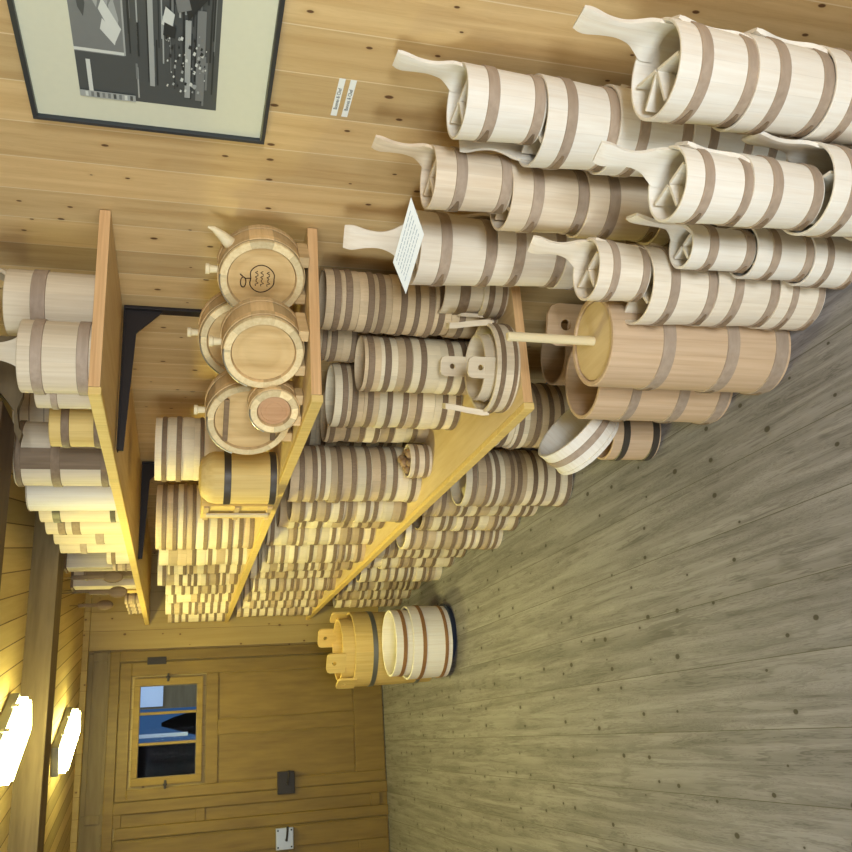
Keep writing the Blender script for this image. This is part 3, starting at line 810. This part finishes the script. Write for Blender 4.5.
def column(X, Y, r, z0, zt, words, group, tan=0.35, big=False): COLUMNS.append((X, Y, r, z0, zt, words, group, tan, big))

def tcol(pb, X, r, z0, zt, words, group, tan=.35): column(X, tangent(pb, X, r), r, z0, zt, words, group, tan)
top_L = ZM - ST - .035; top_M = ZT - ST - .085; top_F = ZL - ST - .03
GL, GM, GF = 'shallow tubs stacked on the low shelf', 'shallow tubs stacked on the middle shelf', 'shallow tubs stacked on the floor'
# low shelf, near stacks
tcol((370, 333), 1.33, .098, ZL, 1.205, 'dim back stack, near end, low shelf', GL, .8)
column(1.15, 2.585, .095, ZL, zat((362, 362), 1.15, 2.585), 'stack just behind the pronged bucket', GL, .3)
tcol((345, 362), 1.35, .095, ZL, 1.17, 'dark back stack between bigger ones, low shelf', GL, .6)
cX, cY, cr = cyl((350, 363), (350, 427), 1.19); column(cX, cY, cr, ZL, zat((330, 396), cX, cY), 'wide second front stack on the low shelf', GL, .35)
tcol((385, 443), 1.245, .108, ZL, zat((325, 434), 1.245, 3.32), 'third front stack, beside the small nut tub', GL, .3)
# low shelf, front row going away
Lf = [((350, 502), 1.06, .121), ((330, 522), 1.035, .122), ((320, 528), 1.10, .115), ((330, 546), 1.03, .125), ((320, 563), 1.02, .125), ((310, 571), 1.05, .12), ((310, 578), 1.06, .11), ((290, 592), 1.01, .125), ((290, 600), 1.05, .12), ((285, 608), 1.01, .12), ((275, 616), 1.01, .115)]
nth = ['fourth', 'fifth', 'sixth', 'seventh', 'eighth', 'ninth', 'tenth', 'eleventh', 'twelfth', 'thirteenth', 'fourteenth']
for (pb, X, r), w in zip(Lf, nth): tcol(pb, X, r, ZL, top_L - rnd.random() * .03, '%s stack along the low shelf' % w, GL)
for X, Y, w in ((1.335, 3.72, 'first'), (1.33, 4.12, 'second'), (1.34, 4.62, 'third')): column(X, Y, .105, ZL, top_L - .06, '%s back stack on the low shelf' % w, GL)
# middle shelf
cX, cY, cr = cyl((180, 417), (180, 481), 1.22); column(cX, cY, cr, ZM, zat((148, 450), cX, cY), 'stack behind the kegs, middle shelf', GM, .3)
Mf = [((180, 549), 1.07, .16), ((180, 566), 1.05, .14), ((195, 574), 1.08, .14), ((200, 586), 1.03, .135), ((200, 594), 1.06, .13), ((195, 603), 1.02, .13), ((195, 614), 1.02, .13), ((190, 622), 1.01, .12), ((190, 630), 1.005, .115)]
for (pb, X, r), w in zip(Mf, ['second', 'third', 'fourth', 'fifth', 'sixth', 'seventh', 'eighth', 'ninth', 'tenth']): tcol(pb, X, r, ZM, top_M - rnd.random() * .03, '%s stack along the middle shelf' % w, GM)
# floor
Ff = [((520, 506), .995, .121), ((525, 516), 1.03, .115), ((510, 531), .99, .12), ((490, 549), .98, .125), ((475, 557), 1.05, .115), ((460, 568), .99, .12), ((445, 581), .985, .125), ((435, 589), 1.03, .115), ((420, 598), 1.01, .115), ((400, 606), .99, .115)]
for (pb, X, r), w in zip(Ff, ['first', 'second', 'third', 'fourth', 'fifth', 'sixth', 'seventh', 'eighth', 'ninth', 'tenth']): tcol(pb, X, r, .0005, top_F - rnd.random() * .04, '%s floor stack under the low shelf' % w, GF)
tcol((530, 448), 1.16, .13, .0005, .46, 'dim floor stack behind the open churn', GF)

units = []
placed = [(1.075, 2.425, .145, ZL), (1.06, 3.365, .075, ZL)]
for X, Y, r, z0, zt, words, group, tan, big in COLUMNS:
    # keep clear of the wall, the end wall and the shelf end
    X = min(X, WX - r * 1.03 - .004); Y = min(Y, DY - r * 1.03 - .012)
    for it in range(60):
        hit = [q for q in placed if abs(q[3] - z0) < .1 and hypot(q[0] - X, q[1] - Y) < (q[2] + r) * 1.045 + .007]
        if not hit: break
        if it < 25:
            X *= 1.006; Y *= 1.006
            X = min(X, WX - r * 1.03 - .004); Y = min(Y, DY - r * 1.03 - .012)
        else: r *= .985
    placed.append((X, Y, r, z0))
    z = z0 + .0004; col = []
    while True:
        u = rnd.choice((0, 0, 0, 1, 1, 2, 3, 3, 4))
        if z + UN[u][0] > zt: break
        rr = r * (.985 + rnd.random() * .03); dx, dy = rnd.uniform(-.003, .003), rnd.uniform(-.003, .003)
        col.append((X + dx, Y + dy, z, rr, u, rnd.random() < tan, rnd.random() * 6)); z += UN[u][0] + .0006
    nC = len(col)
    for i, c in enumerate(col): units.append((hypot(c[0], c[1]), c, '%s tub from the top in the %s' % (ORD[nC - 1 - i], words), group))
units.sort(key=lambda q: q[0])
def stacked_tub(c, label, group):
    x, y, z, rr, u, tan, rz = c
    hh, b1, b2, hoop = UN[u]
    o = link('stacked_tub', b2 if tan else b1, None, (x, y, z), (0, 0, rz), (rr, rr, 1))
    if hoop: link('hoop', hoop, o)
    return tag(o, label, 'tub', group)
for d, c, lab, g in units[:300]: stacked_tub(c, lab, g)
if len(units) > 300:
    bm = bmesh.new()
    for d, (x, y, z, rr, u, tan, rz), lab, g in units[300:]:
        hh = UN[u][0]
        b2 = bmesh.new()
        lathe(b2, [(0, 0), (rr * .985, 0), (rr, hh), (rr * .915, hh), (rr * .90, .008), (0, .008)], 28, close=False)
        for f in b2.faces: f.material_index = 1 if tan else 0; f.smooth = False
        if UN[u][3]:
            b3 = bmesh.new(); lathe(b3, [(rr * 1.0005, .002), (rr * 1.024, .004), (rr * 1.024, .021), (rr * 1.0005, .023)], 28)
            for f in b3.faces: f.material_index = 2
            tm = bpy.data.meshes.new('t'); b3.to_mesh(tm); b3.free(); b2.from_mesh(tm); bpy.data.meshes.remove(tm)
        b2.transform(Matrix.Translation((x, y, z)))
        tm = bpy.data.meshes.new('t'); b2.to_mesh(tm); b2.free(); bm.from_mesh(tm); bpy.data.meshes.remove(tm)
    o = obj('far_tub_stacks', bm, [M['tub'], M['tubtan'], M['hoop']]); o['kind'] = 'stuff'
    tag(o, 'farthest stacks of small shallow tubs massed at the far end by the door wall', 'tubs')

# ------------------------------------------------------------------ single pieces on the low shelf
# bucket with two pale curved prongs at the near corner, a smaller eared bucket in it
cX, cY, cr = 1.08, 2.42, .145
zr = zat((482, 370), cX, cY) - ZL
root = hooped('pronged_bucket', cr, cr * .96, zr, .011, [(.08, .26), (.60, .82)], M['pale'], M['hoop'], (cX, cY, ZL + .0004), n=56, lock_az=compass(-20))
for sa in (compass(24 + 90), compass(24 - 90)):
    e = Vector((cos(sa), sin(sa), 0)); t = Vector((-sin(sa), cos(sa), 0)); bm = bmesh.new()
    prof = [(cr - .004, zr - .02), (cr - .002, zr + .002), (cr - .008, zr + .05), (cr - .016, zr + .095), (cr - .018, zr + .122)]
    rings = []
    for (o_, z_), w in zip(prof, (.07, .066, .054, .046, .042)):
        rings.append([bm.verts.new(e * (o_ + a * .009) + t * b * w / 2 + Vector((0, 0, z_))) for a, b in ((-1, -1), (1, -1), (1, 1), (-1, 1))])
    for A, B in zip(rings[:-1], rings[1:]):
        for q in range(4): bm.faces.new((A[q], A[(q + 1) % 4], B[(q + 1) % 4], B[q]))
    bm.faces.new(rings[0]); bm.faces.new(rings[-1]); bmesh.ops.recalc_face_normals(bm, faces=bm.faces[:])
    obj('prong', bm, M['pale'], root)
tag(root, 'pale bucket with two upright prongs at the near corner of the low shelf', 'bucket')
r2 = .106; h2 = .125
root = hooped('inner_bucket', r2, r2 * .97, h2, .009, [(.55, .75)], M['pale'], M['pale'], (cX, cY, ZL + zr - h2 + .026), n=48)
ear(root, r2, h2, compass(24), .066, .085, M['pale'], hole=.009, th=.01)
ear(root, r2 * .985, h2 - .03, compass(204), .066, .085, M['pale'], hole=.009, th=.01)
tag(root, 'smaller bucket with pierced ears sitting inside the pronged bucket', 'bucket')
# two tubs nested behind the wall column
cr = .082; X = 1.335; Y = tangent((480, 315), X, cr); Y = max(Y, SHY + cr + .012)
zc = zat((476, 300), X, Y) - ZL
root = hooped('one_eared_tub', cr, cr * .97, max(zc, .08), .010, [(.05, .25), (.55, .8)], M['pale'], M['hoop'], (X, Y, ZL + .0004))
ear(root, cr, max(zc, .08), compass(-62), .062, .062, M['pale'], hole=.010)
tag(root, 'pale tub with one pierced ear at the back of the low shelf near end', 'tub')
zc2 = zat((437, 300), X, Y) - ZL
root = hooped('upper_tub', cr * .95, cr * .84, max(zc2 - zc, .06), .010, [(.35, .62)], M['pale'], M['hoop'], (X, Y, ZL + max(zc, .08) - .004))
tag(root, 'open tub set on the one-eared tub at the back of the low shelf', 'tub')
# little tub of nuts
cX, cY, cr = 1.06, 3.365, .071
zr = zat((407, 456), cX, cY) - ZL
root = hooped('small_nut_tub', cr, cr * .95, zr, .008, [(.12, .34), (.60, .80)], M['pale'], M['hoop'], (cX, cY, ZL + .0004))
tag(root, 'small tub filled with walnuts standing on the low shelf', 'tub')
bm = bmesh.new(); bmesh.ops.create_icosphere(bm, subdivisions=3, radius=.017)
for v in bm.verts:
    d = v.co.normalized(); v.co *= 1 + .07 * sin(9 * d.x + 4 * d.y) * cos(8 * d.z) - (.06 if abs(d.x) < .12 else 0)
    v.co.z *= 1.15
nut_me = mesh_from(bm, 'walnut', M['nut'], True)
for f in nut_me.polygons: f.use_smooth = True
bm = bmesh.new(); lathe(bm, [(0, .02), (cr * .85, .02), (cr * .87, zr - .022), (0, zr - .022)], 24, close=False); o = obj('nut_filling', bm, M['nut'], root)
for i, (px, py) in enumerate([(0, 0), (.036, 0), (-.036, .002), (.018, .034), (-.018, .033), (.018, -.034), (-.018, -.033), (.010, .012), (-.012, -.014)]):
    z = ZL + zr - .004 + (.022 if i > 6 else 0)
    o = link('walnut', nut_me, None, (cX + px, cY + py, z), (rnd.random() * 3, rnd.random() * 3, rnd.random() * 3))
    tag(o, 'brown walnut lying on top in the small nut tub', 'walnut', 'walnuts in the small nut tub')

# ------------------------------------------------------------------ kegs on the middle shelf
def lying_keg(X, Y, r, L, azd, label, headmat='head', bands=False, spout=False, crossbars=False, feet=True, group=None, peg=True, zlift=.0, emblem=False):
    """short keg lying on its side, round head towards the room; azd = heading of its back end"""
    lift = .012 if feet else .004
    a = compass(azd)
    root = empty('lying_keg', (X, Y, ZM + lift + r + zlift + .001), (0, 0, a))
    # local +X runs to the back end; the barrel axis is X
    bm = bmesh.new()
    lathe(bm, [(0, -L / 2 + .02), (r - .026, -L / 2 + .02), (r - .020, -L / 2), (r - .002, -L / 2), (r, -L / 2 + .006), (r * 1.035, 0), (r, L / 2 - .006), (r - .002, L / 2), (r - .020, L / 2), (r - .026, L / 2 - .02), (0, L / 2 - .02)], 48, close=False)
    sh = link('shell', mesh_from(bm, 'shell', M['stave'], True), root, rot=(0, pi / 2, 0))
    bm = bmesh.new(); lathe(bm, [(r - .0205, -.0005), (r - .0015, -.0005), (r + .0012, -.003), (r + .0012, -.012), (r - .0205, -.0025)][:2] + [(r + .0008, .002), (r + .0014, .014), (r + .0004, .0145)], 48, close=False); obj('chime', bm, M['chime'], root, loc=(-L / 2 - .0004, 0, 0), rot=(0, pi / 2, 0), smooth=True)
    bm = bmesh.new(); rh = r - .0245
    lathe(bm, [(0, .0), (rh * .52, 0), (rh * .54, .0012), (rh * .80, .0012), (rh * .82, 0), (rh, 0), (rh, .010), (0, .010)], 48, close=False)
    bm.transform(Matrix.Rotation(pi / 2, 4, 'Y'))
    hd = obj('head', bm, M[headmat], root, loc=(-L / 2 + .0085, 0, 0), smooth=True)
    for s in (-.30, .30):
        bm = bmesh.new(); q = r * (1.035 - .035 * (abs(s) * 2) ** 2)
        lathe(bm, [(q + .0005, -.011), (q + .003, -.010), (q + .003, .010), (q + .0005, .011)], 48)
        obj('hoop', bm, M['stave'] if not bands else M['wire'], root, loc=(s * L, 0, 0), rot=(0, pi / 2, 0), smooth=True)
    if feet:
        for sy in (-1, 1):
            bm = bmesh.new(); box(bm, (-L / 2 + .01, sy * r * .50 - .017, -r - lift), (L / 2 - .01, sy * r * .50 + .017, -r * .845), .003)
            obj('foot', bm, M['stave'], root)
    if crossbars:
        for z_ in (r * .55, -r * .60):
            bm = bmesh.new(); w = math.sqrt(rh * rh - z_ * z_) * .98; box(bm, (-.012, -w, z_ - .008), (-.0005, w, z_ + .008), .002); obj('crossbar', bm, M['spoon'], hd)
    if peg:
        bm = bmesh.new(); lathe(bm, [(0, 0), (.010, 0), (.012, .022), (.016, .026), (.016, .036), (0, .036)], 16, close=False)
        obj('bung', bm, M['whitewood'], root, loc=(-.01, 0, r * 1.03), smooth=True)
    if spout:
        bm = bmesh.new(); tube(bm, [(0, 0, 0), (0, -.022, .022), (0, -.042, .048), (0, -.046, .064)], [.020, .015, .008, .003], 14)
        obj('spout', bm, M['whitewood'], root, loc=(0, -r * .66, r * .78), smooth=True)
    bm = bmesh.new(); pts = [(-L / 2 - .004, r * 1.0 * sin(t), r * 1.0 * cos(t)) for t in [i / 14 * 1.3 - .1 for i in range(15)]]
    tube(bm, pts, .0025, 6); obj('wire_bail', bm, M['wire'], root)
    if emblem:
        def curve_part(pts, w=.0016, nm='burnt_drawing'):
            b2 = bmesh.new(); tube(b2, [(-.0006, -y, z) for y, z in pts], w, 6); return b2
        k = r * .36
        ap = [(k * (1.0 - .10 * cos(t)**2 + .08 * cos(t)) * sin(t), k * (.9 * cos(t) - .16 * math.exp(-((t) / .35) ** 2) - .16 * math.exp(-((t - 2 * pi) / .35) ** 2) + .10 * math.exp(-((t - pi) / .35) ** 2))) for t in [i * 2 * pi / 36 for i in range(37)]]
        em = obj('apple_drawing', curve_part(ap), M['burn'], hd)
        st = [(0, k * .70), (-k * .05, k * 1.1), (k * .25, k * 1.45)]
        obj('stalk', curve_part(st), M['burn'], em)
        lf = [(-k * .02, k * .95)] + [(-k * (.35 + .38 * cos(t)) * 1.0 + k * .02, k * (1.22 + .18 * sin(t))) for t in [i * 2 * pi / 12 for i in range(13)]]
        obj('leaf', curve_part(lf[1:]), M['burn'], em)
        for zz in (.35, .0, -.42):
            sq = [(-k * .55 + i * k * .11, k * (zz + .10 * sin(i * 2.3) + .04 * cos(i * 5))) for i in range(11)]
            obj('script', curve_part(sq, .0012), M['burn'], em)
    tag(root, label, 'keg', group)
    return root
def keg_at(px, py, r, L, azd, Y, label, **kw):
    p = hitY(px, py, Y); return p
# positions from the head centres: the height above the shelf fixes the distance
def head_pos(px, py, r, feet=True):
    zc = ZM + (.032 if feet else .004) + r + .001
    return hitZ(px, py, zc)
lab = {'a': 'keg lying on its side with an apple drawing burnt into its head', 'b': 'plain round keg lying in front of the apple-marked keg', 'c': 'big lying keg with two crossbars over its head', 'd': 'small reddish-headed keg lying in front of the crossbarred keg'}
def put_keg(px, py, X, r_px, azd, L, key, **kw):
    best = None
    for i in range(60):                                           # slide along the sight line until the keg rests on its feet
        X_ = .93 + i * .005
        c = hitX(px, py, X_); r = r_px / F * (c - CAM).dot(fwd)
        e_ = abs(c.z - (ZM + .013 + r))
        if best is None or e_ < best[0]: best = (e_, X_)
    c = hitX(px, py, best[1] if X is None else X); r = r_px / F * (c - CAM).dot(fwd)
    d = Vector((sin(radians(azd)), cos(radians(azd))))
    feet = kw.get('feet', True)
    zl = c.z - (ZM + (.032 if feet else .004) + r + .001)
    return lying_keg(c.x + d.x * L / 2, c.y + d.y * L / 2, r, L, azd, lab[key], zlift=0.0, **kw), tuple(round(q, 3) for q in c), r, zl
DBG = []
DBG.append(put_keg(260, 280, 1.28, 41.5, 56, .12, 'a', spout=True, emblem=True)[1:])
DBG.append(put_keg(266, 354, 1.06, 39.5, 52, .15, 'b')[1:])
DBG.append(put_keg(249, 421, None, 41, 52, .14, 'c', crossbars=True)[1:])
DBG.append(put_keg(279, 412, None, 24, 50, .07, 'd', headmat='headred', peg=False)[1:])
lab['e'] = 'taller pale keg behind the plain round keg, only its curved shoulder in view'
DBG.append(put_keg(250, 342, 1.24, 44, 52, .12, 'e')[1:])
# upright yellow keg with dark hoops
cX, cY, cr = cyl((250, 452), (250, 504), .945)
h1 = zat((199, 478), cX, cY) - ZM
root = empty('upright_keg', (cX, cY, ZM + .0004))
bm = bmesh.new(); lathe(bm, [(0, 0), (cr - .003, 0), (cr, .004), (cr, h1 * .80), (cr * .93, h1 * .88), (cr * .70, h1 * .975), (cr * .4, h1), (0, h1 * 1.005)], 48, close=False); obj('shell', bm, M['yellow'], root, smooth=True)
for z0, z1 in ((.02, .105), (.60, .69)):
    bm = bmesh.new(); lathe(bm, [(cr + .0004, z0 * h1), (cr + .002, z0 * h1 + .001), (cr + .002, z1 * h1 - .001), (cr + .0004, z1 * h1)], 48); hp = obj('hoop', bm, M['darkhoop'], root, smooth=True)
    b2 = bmesh.new(); a = compass(-30); box(b2, (-.004, -.008, (z0 + z1) / 2 * h1 - .012), (.004, .008, (z0 + z1) / 2 * h1 + .012), .001); b2.transform(Matrix.Translation((0, 0, 0)))
    obj('clasp', b2, M['wire'], hp, loc=((cr + .005) * cos(a), (cr + .005) * sin(a), 0), rot=(0, 0, a))
tag(root, 'smooth yellow upright keg with a domed top and two dark hoops', 'keg')
# slatted yellow box behind it
c = hitX(236, 515, SHX + .03); bx0 = SHX - .03; y0 = cY + cr + .02
root = empty('slatted_box', (bx0 + .1, y0 + .1, ZM + .0004)); hb = h1 * .95
bm = bmesh.new(); box(bm, (-.1, -.1, 0), (.1, .1, hb), .002); obj('body', bm, M['yellow'], root)
for z_ in (.04, .5, .93):
    bm = bmesh.new(); box(bm, (-.108, -.1, z_ * hb - .010), (-.1005, .1, z_ * hb + .010), .002); obj('slat', bm, M['stave'], root)
bm = bmesh.new(); box(bm, (-.116, -.02, .04 * hb), (-.1085, .02, .93 * hb), .002); obj('batten', bm, M['pale'], root)
tag(root, 'small yellow slatted wooden box beside the upright keg', 'box')

# ------------------------------------------------------------------ top shelf
def top_bucket(pa, pb, X, xtop, label, mat='pale', hoops=((.12, .24), (.62, .76)), hmat='thoop', r=None, handle=None, dark=False, closed=False):
    if pa: cX, cY, cr = cyl(pa, pb, X)
    else: cX, cr = X, r; cY = tangent(pb, X, r)
    if r: cr = r
    hh = min(zat((xtop, pb[1] - 15), cX, cY), CZ - .03) - ZT
    if cY - cr < SHY: cY = SHY + cr + .004
    if cX + cr > WX: cX = WX - cr - .006
    root = hooped('shelf_bucket', cr, cr * .985, hh, .012, hoops, M[mat], M[hmat], (cX, cY, ZT + .0004), n=48)
    if dark:
        bm = bmesh.new(); lathe(bm, [(cr * .986 + .0004, .004), (cr * .986 + .002, .004), (cr + .002, hh - .004), (cr + .0004, hh - .004)], 48)
        kill = [f for f in bm.faces if not (-2.36 < atan2(f.calc_center_median().y, f.calc_center_median().x) < -1.66)]
        bmesh.ops.delete(bm, geom=kill, context='FACES'); obj('dark_stave', bm, M['dark_stave'], root)
    if handle is not None: stave_handle(root, cr, hh, compass(handle), 1.3, M[mat])
    tag(root, label, 'bucket'); return root, hh
top_bucket((60, 272), (60, 338), 1.25, 9, 'wide pale bucket at the back, nearest to the wall end of the top shelf', hoops=((.56, .72),), handle=100)
top_bucket((60, 321), (60, 394), 1.045, 22, 'pale two-hooped bucket at the near front corner of the top shelf', hoops=((.03, .20), (.66, .82)), handle=30)
top_bucket(None, (70, 409), 1.02, 38, 'yellowish bucket third along the front of the top shelf', r=.085, hoops=((.62, .74),))
top_bucket(None, (75, 447), 1.00, 52, 'amber bucket with one brown hoop on the top shelf', mat='yellow', r=.080, hoops=((.03, .16), (.62, .78)), hmat='hoop')
top_bucket(None, (40, 437), 1.265, 17, 'tall pale ringed vessel behind the amber bucket on the top shelf', r=.105, hoops=((.55, .56), (.70, .71), (.84, .85), (.93, .94)))
top_bucket(None, (60, 486), 1.02, 18, 'bucket with a dark walnut stave and three brown hoops, top shelf', r=.115, hoops=((.02, .10), (.52, .62), (.92, .985)), hmat='hoop', dark=True)
top_bucket(None, (70, 511), 1.02, 30, 'big plain whitish bucket without hoops on the top shelf', r=.12, hoops=((.985, .99),), mat='tank')
top_bucket(None, (80, 522), 1.01, 42, 'whitish bucket with one dark clasped hoop on the top shelf', r=.105, hoops=((.05, .12), (.74, .84)), hmat='darkhoop')
top_bucket(None, (85, 534), 1.01, 48, 'pale bucket sixth from the near corner, two dark hoops', r=.11, hoops=((.55, .66), (.74, .84)), hmat='hoop')
top_bucket(None, (90, 544), 1.01, 56, 'plain pale bucket before the hanging ladles on the top shelf', r=.10, hoops=((.3, .42),), hmat='thoop')
top_bucket(None, (95, 553), 1.01, 62, 'last pale bucket along the top shelf, next to the ladles', r=.11, hoops=((.6, .7),), hmat='thoop')
top_bucket(None, (115, 564), .99, 108, 'low yellow tub near the far end of the top shelf', r=.10, hoops=((.6, .8),), hmat='hoop')
# clutter of small boxes, ladles and cups at the far end of the top shelf
def small_box(px, py, X, w, h, mat, label):
    c = hitX(px, py, X)
    root = empty('salt_box', (c.x + w / 2 + .001, min(c.y, DY - .1), ZT + .0004)); z = 0
    bm = bmesh.new(); box(bm, (-w / 2, -w / 2, 0), (w / 2, w / 2, h), .003); obj('body', bm, M[mat], root)
    bm = bmesh.new(); box(bm, (-w / 2 - .006, -w / 2 - .006, h + .0004), (w / 2 + .006, w / 2 + .006, h + .012), .003); obj('lid', bm, M['spoon'], root)
    tag(root, label, 'box')
YF = 6.05
for i, (X, Y, w, h, mat, lab_) in enumerate((
        (1.00, 5.05, .12, .34, 'pale', 'tall pale lidded box at the far end of the top shelf'),
        (1.00, 5.30, .12, .26, 'spoon', 'brown lidded box behind the tall pale one, top shelf'),
        (.99, 5.60, .12, .36, 'pale', 'second pale lidded box at the far end of the top shelf'),
        (1.00, 5.90, .10, .24, 'yellow', 'short yellow lidded box at the far end of the top shelf'))):
    root = empty('lidded_box', (X, Y, ZT + .0004))
    bm = bmesh.new(); box(bm, (-w / 2, -w / 2, 0), (w / 2, w / 2, h), .003); obj('body', bm, M[mat], root)
    bm = bmesh.new(); box(bm, (-w / 2 - .008, -w / 2 - .008, h + .0004), (w / 2 + .008, w / 2 + .008, h + .014), .003); obj('lid', bm, M['spoon'], root)
    tag(root, lab_, 'box')
bm = bmesh.new(); lathe(bm, [(0, 0), (.030, 0), (.036, .045), (.030, .045), (.026, .006), (0, .006)], 20, close=False); cup_me = mesh_from(bm, 'drinking_cup', M['tubtan'], True)
bm = bmesh.new(); lathe(bm, [(.0345, .022), (.0385, .022), (.0385, .032), (.0355, .032)], 20); cuph = mesh_from(bm, 'hoop', M['hoop'], True)
rows = ['front', 'middle']
for i in range(5):
    for jx in range(2):
        for k_ in range(2):
            o = link('small_cup', cup_me, None, (.93 + .082 * jx, 6.05 + .16 * i if i < 4 else 4.86, ZT + .0004 + k_ * .0465), (0, 0, i))
            link('hoop', cuph, o)
            where = ['first', 'second', 'third', 'fourth'][i] + ' pair from the boxes' if i < 4 else 'lone pair before the boxes'
            tag(o, '%s small brown cup, %s row, %s, top shelf' % (['lower', 'upper'][k_], ['front', 'rear'][jx], where), 'cup', 'small cups at the far end of the top shelf')
# ladles hanging over the shelf edge from a cord on the pale buckets
bm = bmesh.new()
def ladle(i, px, py, Y, label, L):
    c = hitY(px, py, Y)
    root = empty('wooden_ladle', (min(max(hitY(px, py, Y).x, .80), 1.0), Y, max(hitY(px, py, Y).z + .03, ZT + .125)))
    zr_ = root.location.z
    bm = bmesh.new(); box(bm, (-.012, -.006, .0), (.012, .006, L), .004); obj('stem', bm, M['spoon'], root)
    bm = bmesh.new()
    bmesh.ops.create_uvsphere(bm, u_segments=20, v_segments=12, radius=.5)
    for v in bm.verts: v.co = Vector((v.co.x * .066, v.co.y * .024, v.co.z * .105 - .035))
    obj('bowl', bm, M['spoon'], root, smooth=True)
    bm = bmesh.new(); tube(bm, [(0, 0, L - .004), (0, 0, CZ - zr_ + .001)], .002, 6); obj('cord', bm, M['iron'], root)
    tag(root, label, 'ladle', 'ladles hanging before the far top shelf')
ladle(0, 112, 577, 4.98, 'brown wooden ladle hanging nearest the pale buckets, top shelf edge', .17)
ladle(1, 117, 592, 5.32, 'second brown wooden ladle hanging at the top shelf edge', .12)
ladle(2, 104, 590, 5.68, 'third brown wooden ladle hanging at the top shelf edge', .15)
ladle(3, 104, 605, 6.15, 'farthest brown wooden ladle hanging at the top shelf edge', .13)

# ------------------------------------------------------------------ buckets on the floor by the door
def door_buckets():
    # eared buckets, one inside the other
    X, Y, r = .52, 5.76, .238
    zr = zat((349, 657), X, Y)
    root = hooped('eared_bucket', r, r * .96, zr, .014, [(.15, .20), (.72, .78)], M['yellow'], M['greyhoop'], (X, Y, .0005), n=56)
    for a in (compass(-110), compass(70)): ear(root, r, zr, a, .13, .10, M['yellow'], hole=.013, th=.014, corner=.18)
    tag(root, 'big yellow bucket with two pierced ears and grey hoops near the door', 'bucket')
    r2 = .198; h2 = .30
    root = hooped('inner_eared_bucket', r2, r2 * .97, h2, .012, [(.5, .56)], M['yellow'], M['greyhoop'], (X, Y, zr - h2 + .075), n=56)
    for a in (compass(-150), compass(30)): ear(root, r2, h2, a, .13, .10, M['yellow'], hole=.013, th=.014, corner=.18)
    tag(root, 'smaller yellow eared bucket standing inside the big one near the door', 'bucket')
    X, Y = .50, 5.25
    r = .217
    z1 = zat((405, 645), X, Y)
    root = hooped('footbath_tub', r, r * .97, z1 - .035, .013, [(.10, .19), (.66, .76)], M['tank'], M['bhoop'], (X, Y, .035), n=56)
    tag(root, 'wide pale tub with brown hoops on the floor, a smaller one inside', 'tub')
    z2 = zat((389, 645), X, Y); r2 = .195; h2 = .2
    root = hooped('inner_tub', r2, r2 * .97, h2, .012, [(.66, .78)], M['tank'], M['bhoop'], (X, Y, z2 - h2), n=56)
    tag(root, 'smaller open tub standing inside the wide brown-hooped tub', 'tub')
    bm = bmesh.new(); lathe(bm, [(0, 0), (.165, 0), (.185, .033), (.175, .034), (0, .034)], 40, close=False)
    o = obj('plastic_saucer', bm, M['blueplastic'], loc=(X + .04, Y - .02, .0004), smooth=True)
    tag(o, 'dark blue plastic dish on the floor under the brown-hooped tub', 'dish')
door_buckets()
print('KEGS', DBG)
print('UNITS', len(units))
